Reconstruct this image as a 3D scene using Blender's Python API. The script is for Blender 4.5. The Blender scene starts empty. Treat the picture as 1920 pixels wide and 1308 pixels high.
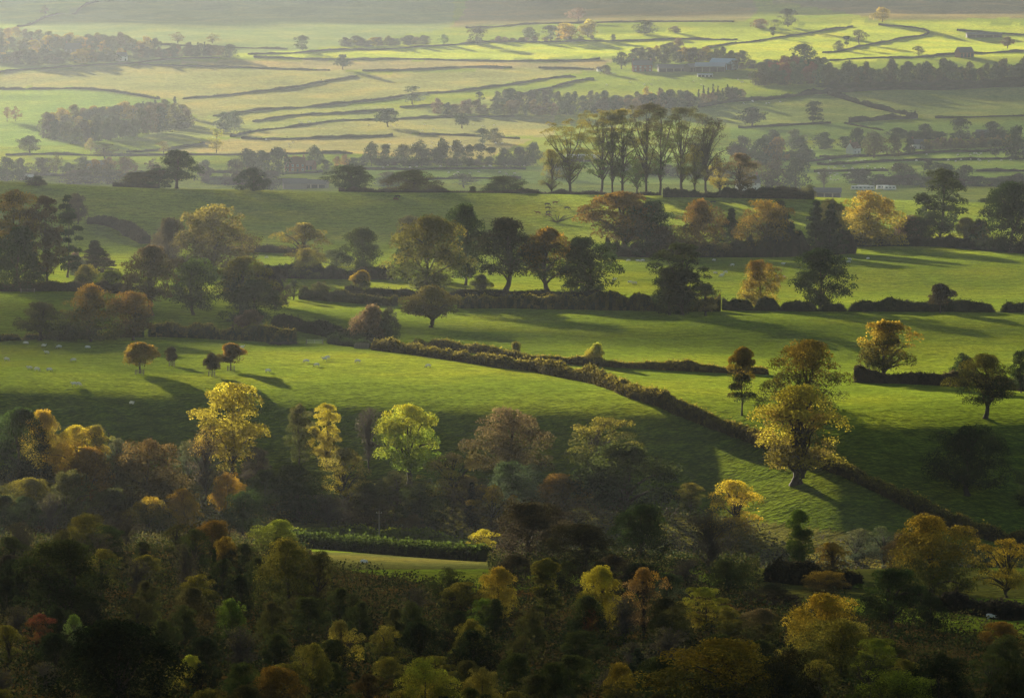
import bpy, math, random
import numpy as np
R = math.radians
random.seed(7)
RNG = np.random.default_rng(7)
sc = bpy.context.scene
COL = sc.collection
# ------------------------------------------------------------------ camera
PITCH = R(6.8); F = 7200.0
SUN_EL, SUN_AZ = R(9.5), R(24.0)          # sun ahead of the camera, to the left
SUN = np.array([-math.sin(SUN_AZ)*math.cos(SUN_EL), math.cos(SUN_AZ)*math.cos(SUN_EL), math.sin(SUN_EL)])
cam_d = bpy.data.cameras.new('camera'); cam = bpy.data.objects.new('camera', cam_d); COL.objects.link(cam)
cam.rotation_euler = (math.pi/2-PITCH, 0, 0)
cam_d.sensor_width = 36; cam_d.lens = 36*F/1920; cam_d.clip_start = 1; cam_d.clip_end = 40000
sc.camera = cam
cp, sp = math.cos(PITCH), math.sin(PITCH)

# ------------------------------------------------------------------ terrain
PROF = [(-400,-3),(-60,-3),(0,-5),(30,-13),(100,-36),(200,-60),(330,-81),(430,-91.3),(500,-98.5),(560,-104),(620,-110),(660,-115.8),(710,-124),(757,-131.3),
 (786,-131.3),(805,-128.9),(835,-122.7),(852,-118.8),(868,-115.3),(890,-114.3),(930,-116.0),(1010,-119.9),(1090,-121.6),(1170,-124),(1290,-127.3),(1380,-131),(1450,-130.8),
 (1520,-128.3),(1592,-124.8),(1640,-129),(1700,-137),(1800,-150),(1950,-163),(2150,-170),(2350,-178),(2600,-180),(2900,-178),(3100,-170),(3300,-160),(3550,-148),
 (3900,-134.8),(4300,-130.5),(4600,-121),(5500,-88),(7000,-45),(9000,-20),(16000,-20)]
_py = np.arange(-400, 16001, 2.0)
_pz = np.interp(_py, [p[0] for p in PROF], [p[1] for p in PROF])
def _smooth(z, w):
    k = np.hanning(int(w)*2+1); k /= k.sum(); n = int(w)
    return np.convolve(np.pad(z, n, mode='edge'), k, 'valid')
_s1 = _smooth(_pz, 7); _s2 = _smooth(_pz, 40)
_bl = np.clip((_py-1800)/300, 0, 1)
_pz = _s1*(1-_bl)+_s2*_bl
def ss(a, b, x):
    t = np.clip((x-a)/(b-a), 0, 1); return t*t*(3-2*t)
def zf(x, Y):
    x = np.asarray(x, float); Y = np.asarray(Y, float)
    u = x/np.maximum(np.abs(Y), 60)*F/960          # -1..1 across the view
    u = np.clip(u, -1.6, 1.6)
    # the dip before the front field swings nearer to the left, farther to the right
    z = np.interp(Y + (14*np.sin(u*2.2+.4)+32*ss(.36, .68, u))*ss(600, 760, Y)*(1-ss(880, 1100, Y)), _py, _pz)
    z = z + np.interp(u, [-1.6,-1,-.5,0,.35,.6,1,1.6], [5.5,4,1.4,0,0,-2.2,-5,-7])*ss(1380, 1560, Y)*(1-ss(1700, 2200, Y))
    z = z + np.interp(u, [-1.6,0,.2,.7,1,1.6], [0,0,3,9,8,8])*ss(3650, 3900, Y)*(1-ss(3900, 4150, Y))*1.0
    a = ss(560, 640, Y)*.45 + ss(1900, 2400, Y)*.2 + ss(3900, 4600, Y)*2.5
    z = z + a*(np.sin(x/31+Y/47)+np.sin(x/53-Y/39+2)+.6*np.sin(x/17+Y/23+1))
    return z
def ray(px, py):
    u = (px-960)/F; v = (py-654)/F
    return np.array([u, cp-v*sp, -sp-v*cp])
_my = np.concatenate([np.arange(300, 1700, 1.0), np.arange(1700, 6000, 4.0)])
def hit(px, py, ymin=300):
    d = ray(px, py); m = _my[_my > ymin]; t = m/d[1]
    g = zf(d[0]*t, m)-d[2]*t
    k = np.argmax(g >= 0)
    if g[k] < 0: k = len(m)-1
    k = max(k, 1)
    a = g[k-1]/(g[k-1]-g[k]) if g[k] != g[k-1] else 0
    Y = m[k-1]+(m[k]-m[k-1])*min(max(a, 0), 1)
    x = d[0]*Y/d[1]
    return np.array([x, Y, float(zf(x, Y))])
def at(px, Y):                              # ground point in column px at distance Y
    x = (px-960)/F*Y/cp
    return np.array([x, Y, float(zf(x, Y))])
def topz(py, Y):
    d = ray(960, py); return d[2]*Y/d[1]

# ------------------------------------------------------------------ helpers
def mesh_np(name, V, Fq, mats, smooth=False, attrs=None, mi=None):
    """V (n,3), Fq (m,k) constant-size faces"""
    me = bpy.data.meshes.new(name)
    V = np.ascontiguousarray(V, dtype=np.float32); Fq = np.ascontiguousarray(Fq, dtype=np.int32)
    m, k = Fq.shape
    me.vertices.add(len(V)); me.vertices.foreach_set('co', V.ravel())
    me.loops.add(m*k); me.loops.foreach_set('vertex_index', Fq.ravel())
    me.polygons.add(m); me.polygons.foreach_set('loop_start', np.arange(0, m*k, k, dtype=np.int32))
    me.polygons.foreach_set('loop_total', np.full(m, k, dtype=np.int32))
    if mi is not None: me.polygons.foreach_set('material_index', np.asarray(mi, dtype=np.int32))
    me.update(calc_edges=True)
    if smooth: me.polygons.foreach_set('use_smooth', np.ones(m, dtype=bool))
    for a, (dom, typ, val) in (attrs or {}).items():
        at_ = me.attributes.new(a, typ, dom)
        at_.data.foreach_set('color' if 'COLOR' in typ else 'value', np.ascontiguousarray(val, dtype=np.float32).ravel())
    for m_ in (mats if isinstance(mats, (list, tuple)) else [mats]): me.materials.append(m_)
    return me
def link(name, me, parent=None, loc=None, rz=0, scale=None):
    o = bpy.data.objects.new(name, me); COL.objects.link(o)
    if parent is not None: o.parent = parent
    if loc is not None: o.location = [float(c) for c in loc]
    o.rotation_euler = (0, 0, rz)
    if scale is not None: o.scale = [float(c) for c in scale]
    return o
def tag(o, label=None, cat=None, group=None, kind=None):
    for k, v in (('label', label), ('category', cat), ('group', group), ('kind', kind)):
        if v: o[k] = v
    return o
class MB:                                     # mixed polygon builder
    def __init__(s): s.v = []; s.f = []
    def box(s, c, d, rz=0, taper=1.0):
        n = len(s.v); cx, cy, cz = c; dx, dy, dz = d[0]/2, d[1]/2, d[2]/2
        for k in (-1, 1):
            t = taper if k > 0 else 1
            for a, b in ((-1,-1),(1,-1),(1,1),(-1,1)):
                x, y = a*dx*t, b*dy*t
                s.v.append((cx+x*math.cos(rz)-y*math.sin(rz), cy+x*math.sin(rz)+y*math.cos(rz), cz+k*dz))
        s.f += [tuple(n+i for i in q) for q in ((0,3,2,1),(4,5,6,7),(0,1,5,4),(1,2,6,5),(2,3,7,6),(3,0,4,7))]
    def poly(s, pts):
        n = len(s.v); s.v += [tuple(p) for p in pts]; s.f.append(tuple(range(n, n+len(pts))))
    def tube(s, pts, rad, k=6):
        V, Q = tube(np.array(pts, float), np.array(rad, float), k); n = len(s.v)
        s.v += [tuple(p) for p in V]; s.f += [tuple(n+i for i in q) for q in Q]
    def build(s, name, mat, parent=None, **kw):
        me = bpy.data.meshes.new(name); me.from_pydata(s.v, [], s.f); me.update()
        for m in (mat if isinstance(mat, (list, tuple)) else [mat]): me.materials.append(m)
        return link(name, me, parent, **kw)
def tube(P, rad, k=6):
    n = len(P); T = np.gradient(P, axis=0); T /= np.linalg.norm(T, axis=1)[:, None]+1e-9
    ref = np.where(np.abs(T[:, 2:3]) > .9, np.array([[1., 0, 0]]), np.array([[0, 0, 1.]]))
    A = np.cross(T, ref); A /= np.linalg.norm(A, axis=1)[:, None]+1e-9; B = np.cross(T, A)
    th = np.arange(k)/k*2*math.pi
    V = P[:, None, :]+rad[:, None, None]*(A[:, None, :]*np.cos(th)[None, :, None]+B[:, None, :]*np.sin(th)[None, :, None])
    V = V.reshape(-1, 3)
    i = np.arange(n-1)[:, None]*k; j = np.arange(k)[None, :]
    Q = np.stack([i+j, i+(j+1) % k, i+k+(j+1) % k, i+k+j], -1).reshape(-1, 4)
    return V, Q

# ------------------------------------------------------------------ materials
def new_mat(name):
    m = bpy.data.materials.new(name); m.use_nodes = True; nt = m.node_tree; nt.nodes.clear()
    out = nt.nodes.new('ShaderNodeOutputMaterial'); return m, nt, out
def N(nt, t, **kw):
    n = nt.nodes.new('ShaderNode'+t)
    for k, v in kw.items():
        if k.startswith('i_'):
            key = k[2:]; key = int(key) if key.isdigit() else key.replace('_', ' ')
            n.inputs[key].default_value = v
        else: setattr(n, k, v)
    return n
def simple(name, c, rough=.8, noise=.25, scale=1.0, spec=.2):
    m, nt, out = new_mat(name)
    no = N(nt, 'TexNoise', i_Scale=scale, i_Detail=4.0); tc = N(nt, 'TexCoord')
    nt.links.new(tc.outputs['Object'], no.inputs['Vector'])
    mr = N(nt, 'MapRange'); mr.inputs[3].default_value = 1-noise; mr.inputs[4].default_value = 1+noise
    nt.links.new(no.outputs[0], mr.inputs[0])
    mx = N(nt, 'VectorMath', operation='SCALE'); mx.inputs[0].default_value = c[:3]
    nt.links.new(mr.outputs[0], mx.inputs['Scale'])
    b = N(nt, 'BsdfPrincipled', i_Roughness=rough); b.inputs['Specular IOR Level'].default_value = spec
    nt.links.new(mx.outputs[0], b.inputs['Base Color']); nt.links.new(b.outputs[0], out.inputs[0])
    return m
def leaf_mat(name, trans=.45):
    """leaf colour: two autumn tones of the individual tree (object properties c1, c2) mixed clump by clump; c2 also paints the sunlit tops"""
    m, nt, out = new_mat(name); L = nt.links.new
    a1 = N(nt, 'Attribute', attribute_type='OBJECT', attribute_name='c1')
    a2 = N(nt, 'Attribute', attribute_type='OBJECT', attribute_name='c2')
    tn = N(nt, 'Attribute', attribute_name='tone'); br = N(nt, 'Attribute', attribute_name='brt')
    mx = N(nt, 'Mix', data_type='RGBA')
    L(tn.outputs['Fac'], mx.inputs[0]); L(a1.outputs['Color'], mx.inputs[6]); L(a2.outputs['Color'], mx.inputs[7])
    sc_ = N(nt, 'VectorMath', operation='SCALE'); L(mx.outputs[2], sc_.inputs[0]); L(br.outputs['Fac'], sc_.inputs['Scale'])
    d = N(nt, 'BsdfDiffuse'); t = N(nt, 'BsdfTranslucent'); ms = N(nt, 'MixShader'); ms.inputs[0].default_value = trans
    dk = N(nt, 'VectorMath', operation='SCALE'); dk.inputs['Scale'].default_value = .75; L(sc_.outputs[0], dk.inputs[0])
    tr = N(nt, 'VectorMath', operation='SCALE'); tr.inputs['Scale'].default_value = 1.75; L(sc_.outputs[0], tr.inputs[0])      # leaves pass more light than they return
    L(dk.outputs[0], d.inputs[0]); L(tr.outputs[0], t.inputs[0]); L(d.outputs[0], ms.inputs[1]); L(t.outputs[0], ms.inputs[2])
    L(ms.outputs[0], out.inputs[0]); return m
M_LEAF = leaf_mat('leaves')
def wood_leaf_mat():
    m, nt, out = new_mat('mass_leaves'); L = nt.links.new
    a = N(nt, 'Attribute', attribute_name='col')
    d = N(nt, 'BsdfDiffuse'); t = N(nt, 'BsdfTranslucent'); ms = N(nt, 'MixShader'); ms.inputs[0].default_value = .4
    L(a.outputs['Color'], d.inputs[0]); L(a.outputs['Color'], t.inputs[0]); L(d.outputs[0], ms.inputs[1]); L(t.outputs[0], ms.inputs[2])
    L(ms.outputs[0], out.inputs[0]); return m
M_MASS = wood_leaf_mat()
M_BARK = simple('bark', (.055, .042, .03), .95, .4, 3)
M_TWIG = simple('twig', (.085, .068, .052), .95, .3, 3)
SHEEN = (3.9, 3.15, 1.0)
def ground_mat():
    m, nt, out = new_mat('field_grass'); L = nt.links.new
    tc = N(nt, 'TexCoord'); a = N(nt, 'Attribute', attribute_name='col')
    n1 = N(nt, 'TexNoise', i_Scale=.85, i_Detail=3.0, i_Roughness=.6); n2 = N(nt, 'TexNoise', i_Scale=.02, i_Detail=5.0)
    n3 = N(nt, 'TexNoise', i_Scale=.22, i_Detail=4.0)
    for n in (n1, n2, n3): L(tc.outputs['Object'], n.inputs['Vector'])
    def rng(n, lo, hi, a=.3, b=.7):
        r = N(nt, 'MapRange'); r.inputs[1].default_value = a; r.inputs[2].default_value = b
        r.inputs[3].default_value = lo; r.inputs[4].default_value = hi; L(n.outputs[0], r.inputs[0]); return r
    r1, r2, r3 = rng(n1, .62, 1.38), rng(n2, .8, 1.2), rng(n3, .78, 1.22)
    m1 = N(nt, 'Math', operation='MULTIPLY'); L(r1.outputs[0], m1.inputs[0]); L(r2.outputs[0], m1.inputs[1])
    m2 = N(nt, 'Math', operation='MULTIPLY'); L(m1.outputs[0], m2.inputs[0]); L(r3.outputs[0], m2.inputs[1])
    # ochre, drier patches
    dry = N(nt, 'Mix', data_type='RGBA', blend_type='MULTIPLY'); dry.inputs[7].default_value = (1.22, .98, .8, 1)
    rd = rng(n2, 0, 1, .45, .7); L(rd.outputs[0], dry.inputs[0]); L(a.outputs['Color'], dry.inputs[6])
    v = N(nt, 'VectorMath', operation='SCALE'); L(dry.outputs[2], v.inputs[0]); L(m2.outputs[0], v.inputs['Scale'])
    bp = N(nt, 'Bump', i_Strength=1.0, i_Distance=.55); L(n1.outputs[0], bp.inputs['Height'])
    bp2 = N(nt, 'Bump', i_Strength=1.0, i_Distance=.85); L(n3.outputs[0], bp2.inputs['Height']); L(bp2.outputs[0], bp.inputs['Normal'])
    d = N(nt, 'BsdfDiffuse'); L(v.outputs[0], d.inputs[0]); L(bp.outputs[0], d.inputs['Normal'])
    # blades seen against the light: a fuzz lobe that brightens at grazing angles
    sh = N(nt, 'BsdfSheen', i_Roughness=.35); v3 = N(nt, 'VectorMath', operation='MULTIPLY'); L(v.outputs[0], v3.inputs[0]); v3.inputs[1].default_value = SHEEN
    L(v3.outputs[0], sh.inputs[0]); L(bp.outputs[0], sh.inputs['Normal']); ad = N(nt, 'AddShader'); L(d.outputs[0], ad.inputs[0]); L(sh.outputs[0], ad.inputs[1])
    L(ad.outputs[0], out.inputs[0]); return m
M_GROUND = ground_mat()

# ------------------------------------------------------------------ ground sheet
def in_poly(X, Y, poly):
    r = np.zeros(X.shape, bool); n = len(poly)
    for i in range(n):
        x1, y1 = poly[i]; x2, y2 = poly[(i+1) % n]
        if y1 == y2: continue
        c = ((y1 > Y) != (y2 > Y)) & (X < (x2-x1)*(Y-y1)/(y2-y1)+x1)
        r ^= c
    return r
GREEN = (.044, .070, .012); LUSH = (.045, .080, .026); LIME = (.088, .125, .02); PALE = (.060, .074, .050); STUB = (.062, .066, .056)
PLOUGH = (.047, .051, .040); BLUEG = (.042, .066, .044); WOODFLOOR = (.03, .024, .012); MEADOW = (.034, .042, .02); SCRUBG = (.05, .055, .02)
FIELDS = [
 (3300, 9000, [(-900,-300),(850,-300),(850,52),(560,97),(240,120),(-900,170)], BLUEG),
 (3300, 9000, [(-900,-300),(200,-300),(165,8),(90,32),(20,52),(-900,110)], LUSH),
 (3300, 9000, [(960,-300),(1300,-300),(1420,20),(1400,41),(1280,40),(1100,41),(960,47),(840,54),(868,30)], PLOUGH),
 (3300, 9000, [(1560,-300),(2900,-300),(2900,20),(1650,38),(1400,-10)], (.040,.042,.034)),
 (2200, 4300, [(-900,170),(0,137),(235,120),(400,127),(640,132),(675,140),(560,163),(320,187),(240,174),(80,164),(-900,172)], PALE),
 (2200, 4300, [(320,188),(675,141),(980,128),(1120,131),(1000,150),(760,180),(640,194),(370,219)], (.060,.073,.045)),
 (2200, 4300, [(445,112),(640,113),(900,114),(1040,116),(1150,110),(1130,131),(980,127),(640,132),(300,121)], STUB),
 (2200, 4300, [(445,102),(660,89),(860,81),(1000,78),(1280,55),(1420,50),(1600,42),(1760,41),(2400,60),(2400,110),(1700,107),(1530,122),(1400,120),(1150,108),(900,112),(445,106)], LIME),
 (2200, 4300, [(370,219),(640,195),(760,205),(1000,172),(1000,216),(720,221),(500,243),(425,257),(340,262),(-900,290),(-900,280),(250,262)], (.058,.080,.040)),
 (2200, 4300, [(430,258),(560,234),(720,222),(1040,217),(1040,258),(820,250),(640,256)], PALE),
 (2200, 4300, [(430,260),(640,258),(820,252),(1000,262),(900,300),(640,288),(420,289),(290,284)], (.066,.073,.052)),
 (2200, 4300, [(-900,294),(200,291),(400,291),(400,330),(-900,335)], GREEN),
 (2200, 4300, [(-900,172),(0,168),(150,165),(320,190),(250,262),(60,275),(-900,280)], LUSH),
 (2200, 4300, [(1290,205),(1540,175),(1580,188),(1730,221),(1580,231),(1370,240)], (.060,.088,.036)),
 (2200, 4300, [(1540,174),(2400,150),(2400,215),(1730,219),(1600,195)], (.055,.080,.036)),
 (2200, 4300, [(1370,240),(1580,231),(2400,217),(2400,260),(1370,262)], LUSH),
 (2200, 4300, [(640,310),(1010,310),(1400,270),(2400,270),(2400,345),(1450,345),(640,345)], (.055,.095,.03)),
 (1300, 1700, [(-900,300),(2900,300),(2900,460),(-900,460)], (.052,.08,.02)),
 (620, 700, [(560,1000),(960,1030),(960,1120),(560,1120)], MEADOW),
 (560, 720, [(1380,1035),(1700,1060),(2300,1090),(2300,1230),(1380,1150)], (.028,.036,.013)),
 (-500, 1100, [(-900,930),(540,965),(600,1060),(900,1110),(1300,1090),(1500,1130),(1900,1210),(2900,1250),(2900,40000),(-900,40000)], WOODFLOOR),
 (700, 860, [(-900,860),(340,880),(900,905),(1280,960),(1700,1010),(2300,1060),(2300,1110),(1300,1080),(900,1020),(540,985),(-900,960)], SCRUBG),
]
def build_ground():
    t = np.unique(np.concatenate([np.linspace(-2.5,-.5,9), np.linspace(-.5,-.155,40), np.linspace(-.155,.155,560), np.linspace(.155,.5,40), np.linspace(.5,2.5,9)]).round(6))
    Ys = [-400.,-200.,-60.,-30.]; y = 0.
    while y < 16000:
        Ys.append(y)
        if y < 400: y += 15
        elif y < 1650: y += max(1.3, y*y/(118*7200)*2.6)
        elif y < 4800: y += max(6, y*y/(170*7200)*2.4)
        else: y += 200
    Ys = np.array(Ys)
    YY, TT = np.meshgrid(Ys, t, indexing='ij')
    XX = TT*np.maximum(np.abs(YY), 260)
    ZZ = zf(XX, YY)
    C = np.ones(XX.shape+(4,), np.float32); C[..., :3] = GREEN
    dpt = YY*cp-ZZ*sp; vv = -(YY*sp+ZZ*cp)/np.maximum(dpt, 1)
    PX = 960+XX/np.maximum(dpt, 1)*F; PY = 654+vv*F
    PXj = PX+2.0*np.sin(YY/7); PYj = PY+.8*np.sin(XX/6)
    for y0, y1, poly, c in FIELDS:
        m = (YY > y0) & (YY < y1) & in_poly(PXj, PYj, poly)
        C[m, :3] = c
    nr, nc = XX.shape
    i = np.arange(nr-1)[:, None]*nc; j = np.arange(nc-1)[None, :]
    Q = np.stack([i+j, i+j+1, i+nc+j+1, i+nc+j], -1).reshape(-1, 4)
    V = np.stack([XX, YY, ZZ], -1).reshape(-1, 3)
    me = mesh_np('ground', V, Q, M_GROUND, True, {'col': ('POINT', 'FLOAT_COLOR', C.reshape(-1, 4))})
    tag(link('ground', me), kind='structure')
build_ground()
# ------------------------------------------------------------------ foliage
def unit(n, rng):
    v = rng.normal(size=(n, 3)); return v/np.linalg.norm(v, axis=1)[:, None]
def leaf_quads(P, Nn, size, rng):
    """rhombic leaf sprays at P facing roughly Nn"""
    n = len(P); r = unit(n, rng); A = np.cross(Nn, r); A /= np.linalg.norm(A, axis=1)[:, None]+1e-9; B = np.cross(Nn, A)
    s = size*(.6+.8*rng.random(n))[:, None]; w = s*(.45+.35*rng.random(n))[:, None]
    k = (rng.random(n)*.5-.25)[:, None]
    V = np.stack([P-A*s*.5, P+B*w*.5+A*s*k, P+A*s*.5, P-B*w*.5+A*s*k], 1)
    return V.reshape(-1, 3)
PROFILES = {
 'round': ([.10,.25,.45,.65,.82,.95,1.0], [.5,.88,1,.92,.7,.36,.1]),
 'oak': ([.2,.33,.5,.7,.88,1.0], [.5,.95,1,.86,.52,.12]),
 'dome': ([0.0,.2,.5,.75,.92,1.0], [.85,1,.97,.76,.45,.12]),
 'tall': ([.16,.35,.6,.8,.93,1.0], [.5,.85,1,.78,.5,.2]),
 'column': ([.2,.45,.8,1.0], [.6,1,.9,.3]),
 'conifer': ([.04,.3,.6,.85,1.0], [1,.78,.5,.24,.03]),
 'poplar': ([.22,.4,.6,.8,.93,1.0], [.35,.6,.85,1,.8,.35]),
 'umbrella': ([.28,.4,.58,.78,.92,1.0], [.55,1,1,.74,.45,.15]),
 'open': ([.15,.33,.5,.7,.88,1.0], [.5,.95,1,.86,.6,.2]),
 'bare': ([.2,.35,.55,.75,.9,1.0], [.3,.75,1,.9,.6,.2]),
 'pine': ([.12,.3,.6,.8,1.0], [.7,1,.8,.6,.15]),
 'bush': ([0.0,.3,.6,.85,1.0], [.85,1,.85,.55,.15]),
 'young': ([.28,.42,.6,.8,1.0], [.6,1,.95,.62,.15]),
}
#        clumps, clump radius, leaf density, inner share, limbs
SPEC = {'round': (90,.11,1,.25,10), 'oak': (80,.115,.95,.2,14), 'dome': (120,.10,1.05,.25,6), 'tall': (64,.115,.85,.12,16), 'column': (30,.2,1,.3,6),
 'conifer': (130,.07,1.2,.35,4), 'poplar': (84,.075,.5,.03,30), 'umbrella': (46,.14,1,.2,12), 'open': (52,.115,.5,.06,24), 'bare': (46,.12,.13,0,40),
 'pine': (26,.15,.8,.1,16), 'bush': (40,.16,.9,.25,5), 'young': (34,.17,1,.25,8)}
NOMW, NOMH = 12.0, 12.0
ASPECT = {'tall': (10, 16), 'column': (6, 14), 'conifer': (7, 12), 'poplar': (13, 24), 'umbrella': (14, 10), 'pine': (9, 16), 'bush': (7, 5), 'young': (6, 6), 'bare': (11, 12), 'dome': (13, 11)}
_cache = {}
def tree_meshes(kind, seed, lod):
    key = (kind, seed, lod)
    if key in _cache: return _cache[key]
    rng = np.random.default_rng(hash((kind, 'x')) % 1000 if False else sum(map(ord, kind))*17+seed*101)
    W, H = ASPECT.get(kind, (NOMW, NOMH)); hs, rs = PROFILES[kind]; nc, cr, dens, inner, nl = SPEC[kind]
    hs = np.array(hs); rs = np.array(rs)
    # lopsided outline: radius varies with bearing and height
    ph = rng.random(6)*6.28
    def wob(th, h): return 1+.17*np.sin(th+ph[0])+.13*np.sin(2*th+ph[1]+h*4)+.12*np.sin(3*th+ph[2]-h*7)
    if lod == 2: nc = max(16, int(nc*.4)); cr = cr*1.35
    h = hs[0]+(1-hs[0])*rng.random(nc*3)
    r_at = np.interp(h, hs, rs); keep = rng.random(nc*3) < (.25+.75*r_at); h = h[keep][:nc]; n = len(h); r_at = np.interp(h, hs, rs)
    th = (np.arange(n)*2.39996+rng.random(n)*.9) % 6.283
    q = np.sqrt(rng.random(n)); q = .35+.65*q if kind not in ('bare', 'open', 'poplar') else .3+.7*q
    q[-n//7:] *= .35
    crm = cr*W*(.5+.8*rng.random(n)**1.3)
    rr = np.maximum(r_at*W*.5*wob(th, h)*q-crm*.55, 0)
    C = np.stack([rr*np.cos(th), rr*np.sin(th), np.minimum(h*H, H-crm*(.95+.35*rng.random(n)))], 1)
    if kind == 'conifer': C[:, 2] -= rr*.18; C = C[C[:, 2] > 0]; n = len(C); crm = crm[:n]; h = h[:n]
    if kind == 'pine': C[:, 2] = h*H*.95-crm*.4
    # a top leader so the crown reaches its full height
    C[0] = (rng.normal()*W*.04, rng.normal()*W*.04, H-crm[0]*1.0)
    ls = {0: .24, 1: .33, 2: .75}[lod]
    tot = {0: 21000, 1: 14000, 2: 2200}[lod]*dens*(W*H/144)**.5
    cnt = np.maximum((tot*crm**2/np.sum(crm**2)).astype(int), 3)
    idx = np.repeat(np.arange(n), cnt); m = len(idx)
    D = unit(m, rng); D[:, 2] = np.where(D[:, 2] < -.35, -D[:, 2], D[:, 2])
    flat = .5 if kind == 'pine' else (.75 if kind in ('umbrella', 'oak', 'open') else .95)
    rad = crm[idx]*(.62+.4*rng.random(m)**.5)
    P = C[idx]+D*rad[:, None]*np.array([1.15, 1.15, flat])
    P += rng.normal(size=P.shape)*ls*.35
    Nn = D+unit(m, rng)*.8+np.array([0, 0, .25]); Nn /= np.linalg.norm(Nn, axis=1)[:, None]
    mi = int(m*inner*.5)
    if mi:
        hh = hs[0]+(1-hs[0])*rng.random(mi)*.9; tt = rng.random(mi)*6.283; q2 = np.sqrt(rng.random(mi))*.72*np.interp(hh, hs, rs)*W*.5*wob(tt, hh)
        P = np.concatenate([P, np.stack([q2*np.cos(tt), q2*np.sin(tt), hh*H*.97], 1)]); Nn = np.concatenate([Nn, unit(mi, rng)]); idx = np.concatenate([idx, rng.integers(0, n, mi)])
    P[:, 2] = np.maximum(P[:, 2], .05*H if kind != 'bush' else .05)
    sz = np.full(len(P), ls); 
    V = leaf_quads(P, Nn, sz, rng) if False else leaf_quads(P, Nn, ls, rng)
    Q = np.arange(len(P)*4).reshape(-1, 4)
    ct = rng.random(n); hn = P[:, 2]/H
    tone = np.clip(.5*ct[idx]+.2*rng.random(len(P))+1.1*(hn-.66), 0, 1)  # upper leaves lean to c2: autumn colour plus a painted sunlit crest
    brt = (.84+.32*rng.random(len(P)))*(.62+.72*rng.random(n)[idx])  # light and dark clumps stand in for shading within the crown
    cm = mesh_np('crown', V, Q, M_LEAF, False, {'tone': ('FACE', 'FLOAT', tone), 'brt': ('FACE', 'FLOAT', brt)})
    # trunk and limbs
    TV, TQ = [], []; off = 0
    def add(Pt, rd, k):
        nonlocal off
        v, q_ = tube(Pt, rd, k); TV.append(v); TQ.append(q_+off); off += len(v)
    r0 = W*{'oak': .038, 'umbrella': .04, 'poplar': .026, 'tall': .026, 'bare': .026, 'open': .032}.get(kind, .03)
    lean = rng.normal(size=2)*W*.03; top = {'poplar': .85, 'conifer': .97, 'tall': .85, 'pine': .92}.get(kind, .62)
    zz = np.array([-.06, 0, .03, .12, .3, .55, 1])*top*H
    sway = np.cumsum(rng.normal(size=(7, 2))*W*.012, 0)
    TP = np.column_stack([lean[0]*(zz/H)**1.2*np.sign(zz).clip(0)+sway[:, 0], lean[1]*0*zz+sway[:, 1], zz]) if False else np.column_stack([sway[:, 0]+lean[0]*np.maximum(zz, 0)/H, sway[:, 1]+lean[1]*np.maximum(zz, 0)/H, zz])
    TP[:3, :2] = TP[1, :2]*.3
    add(TP, r0*np.array([1.7, 1.5, 1.05, .9, .75, .5, .1]), 7 if lod < 2 else 4)
    order = rng.permutation(n)[:nl if lod < 2 else nl//4]
    for c in order:
        e = C[c]; zb = min(max(e[2]*(.35+.3*rng.random())-.0*H, hs[0]*H*.6), top*H*.85)
        if kind in ('conifer', 'pine'): zb = max(e[2]-crm[c]*.3, .05)
        b = np.array([np.interp(zb, zz, TP[:, 0]), np.interp(zb, zz, TP[:, 1]), zb])
        s = np.linspace(0, 1, 5)[:, None]; up = np.array([0, 0, 1])*np.linalg.norm(e-b)*(.16 if kind not in ('poplar', 'tall') else -.08)
        Pt = b+(e-b)*s+up*np.sin(s*3.14)+rng.normal(size=(5, 3))*W*.012*np.array([[0], [1], [1], [1], [.5]])
        rb = r0*(.5 if kind in ('oak', 'open', 'umbrella', 'poplar') else .4)
        add(Pt, rb*np.array([1, .8, .62, .42, .15]), 4 if lod < 2 else 3)
        if lod < 2 and kind in ('bare', 'open', 'poplar', 'tall'):
            for _ in range(9 if kind == 'bare' else 3):     # finer twigs
                k = rng.integers(1, 5); b2 = Pt[k]; d = unit(1, rng)[0]; d[2] = abs(d[2])*.8+.2; Ld = crm[c]*(.7+.9*rng.random())
                e2 = b2+d*Ld
                P2 = np.stack([b2, b2+(e2-b2)*.5+rng.normal(size=3)*Ld*.08, e2]); add(P2, rb*np.array([.35, .22, .08]), 3)
                if kind == 'bare':
                    for _ in range(5):
                        d3 = d+unit(1, rng)[0]*.9; d3 /= np.linalg.norm(d3); b3 = b2+(e2-b2)*(.3+.7*rng.random()); e3 = b3+d3*Ld*.6
                        add(np.stack([b3, e3]), rb*np.array([.16, .08]), 3)
    TVc = np.concatenate(TV)
    TVc[:, 2] = np.minimum(TVc[:, 2], H*.99)
    tm = mesh_np('trunk', TVc, np.concatenate(TQ), M_BARK if kind != 'bare' else M_TWIG, True)
    _cache[key] = (cm, tm, W, H); return _cache[key]

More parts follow.
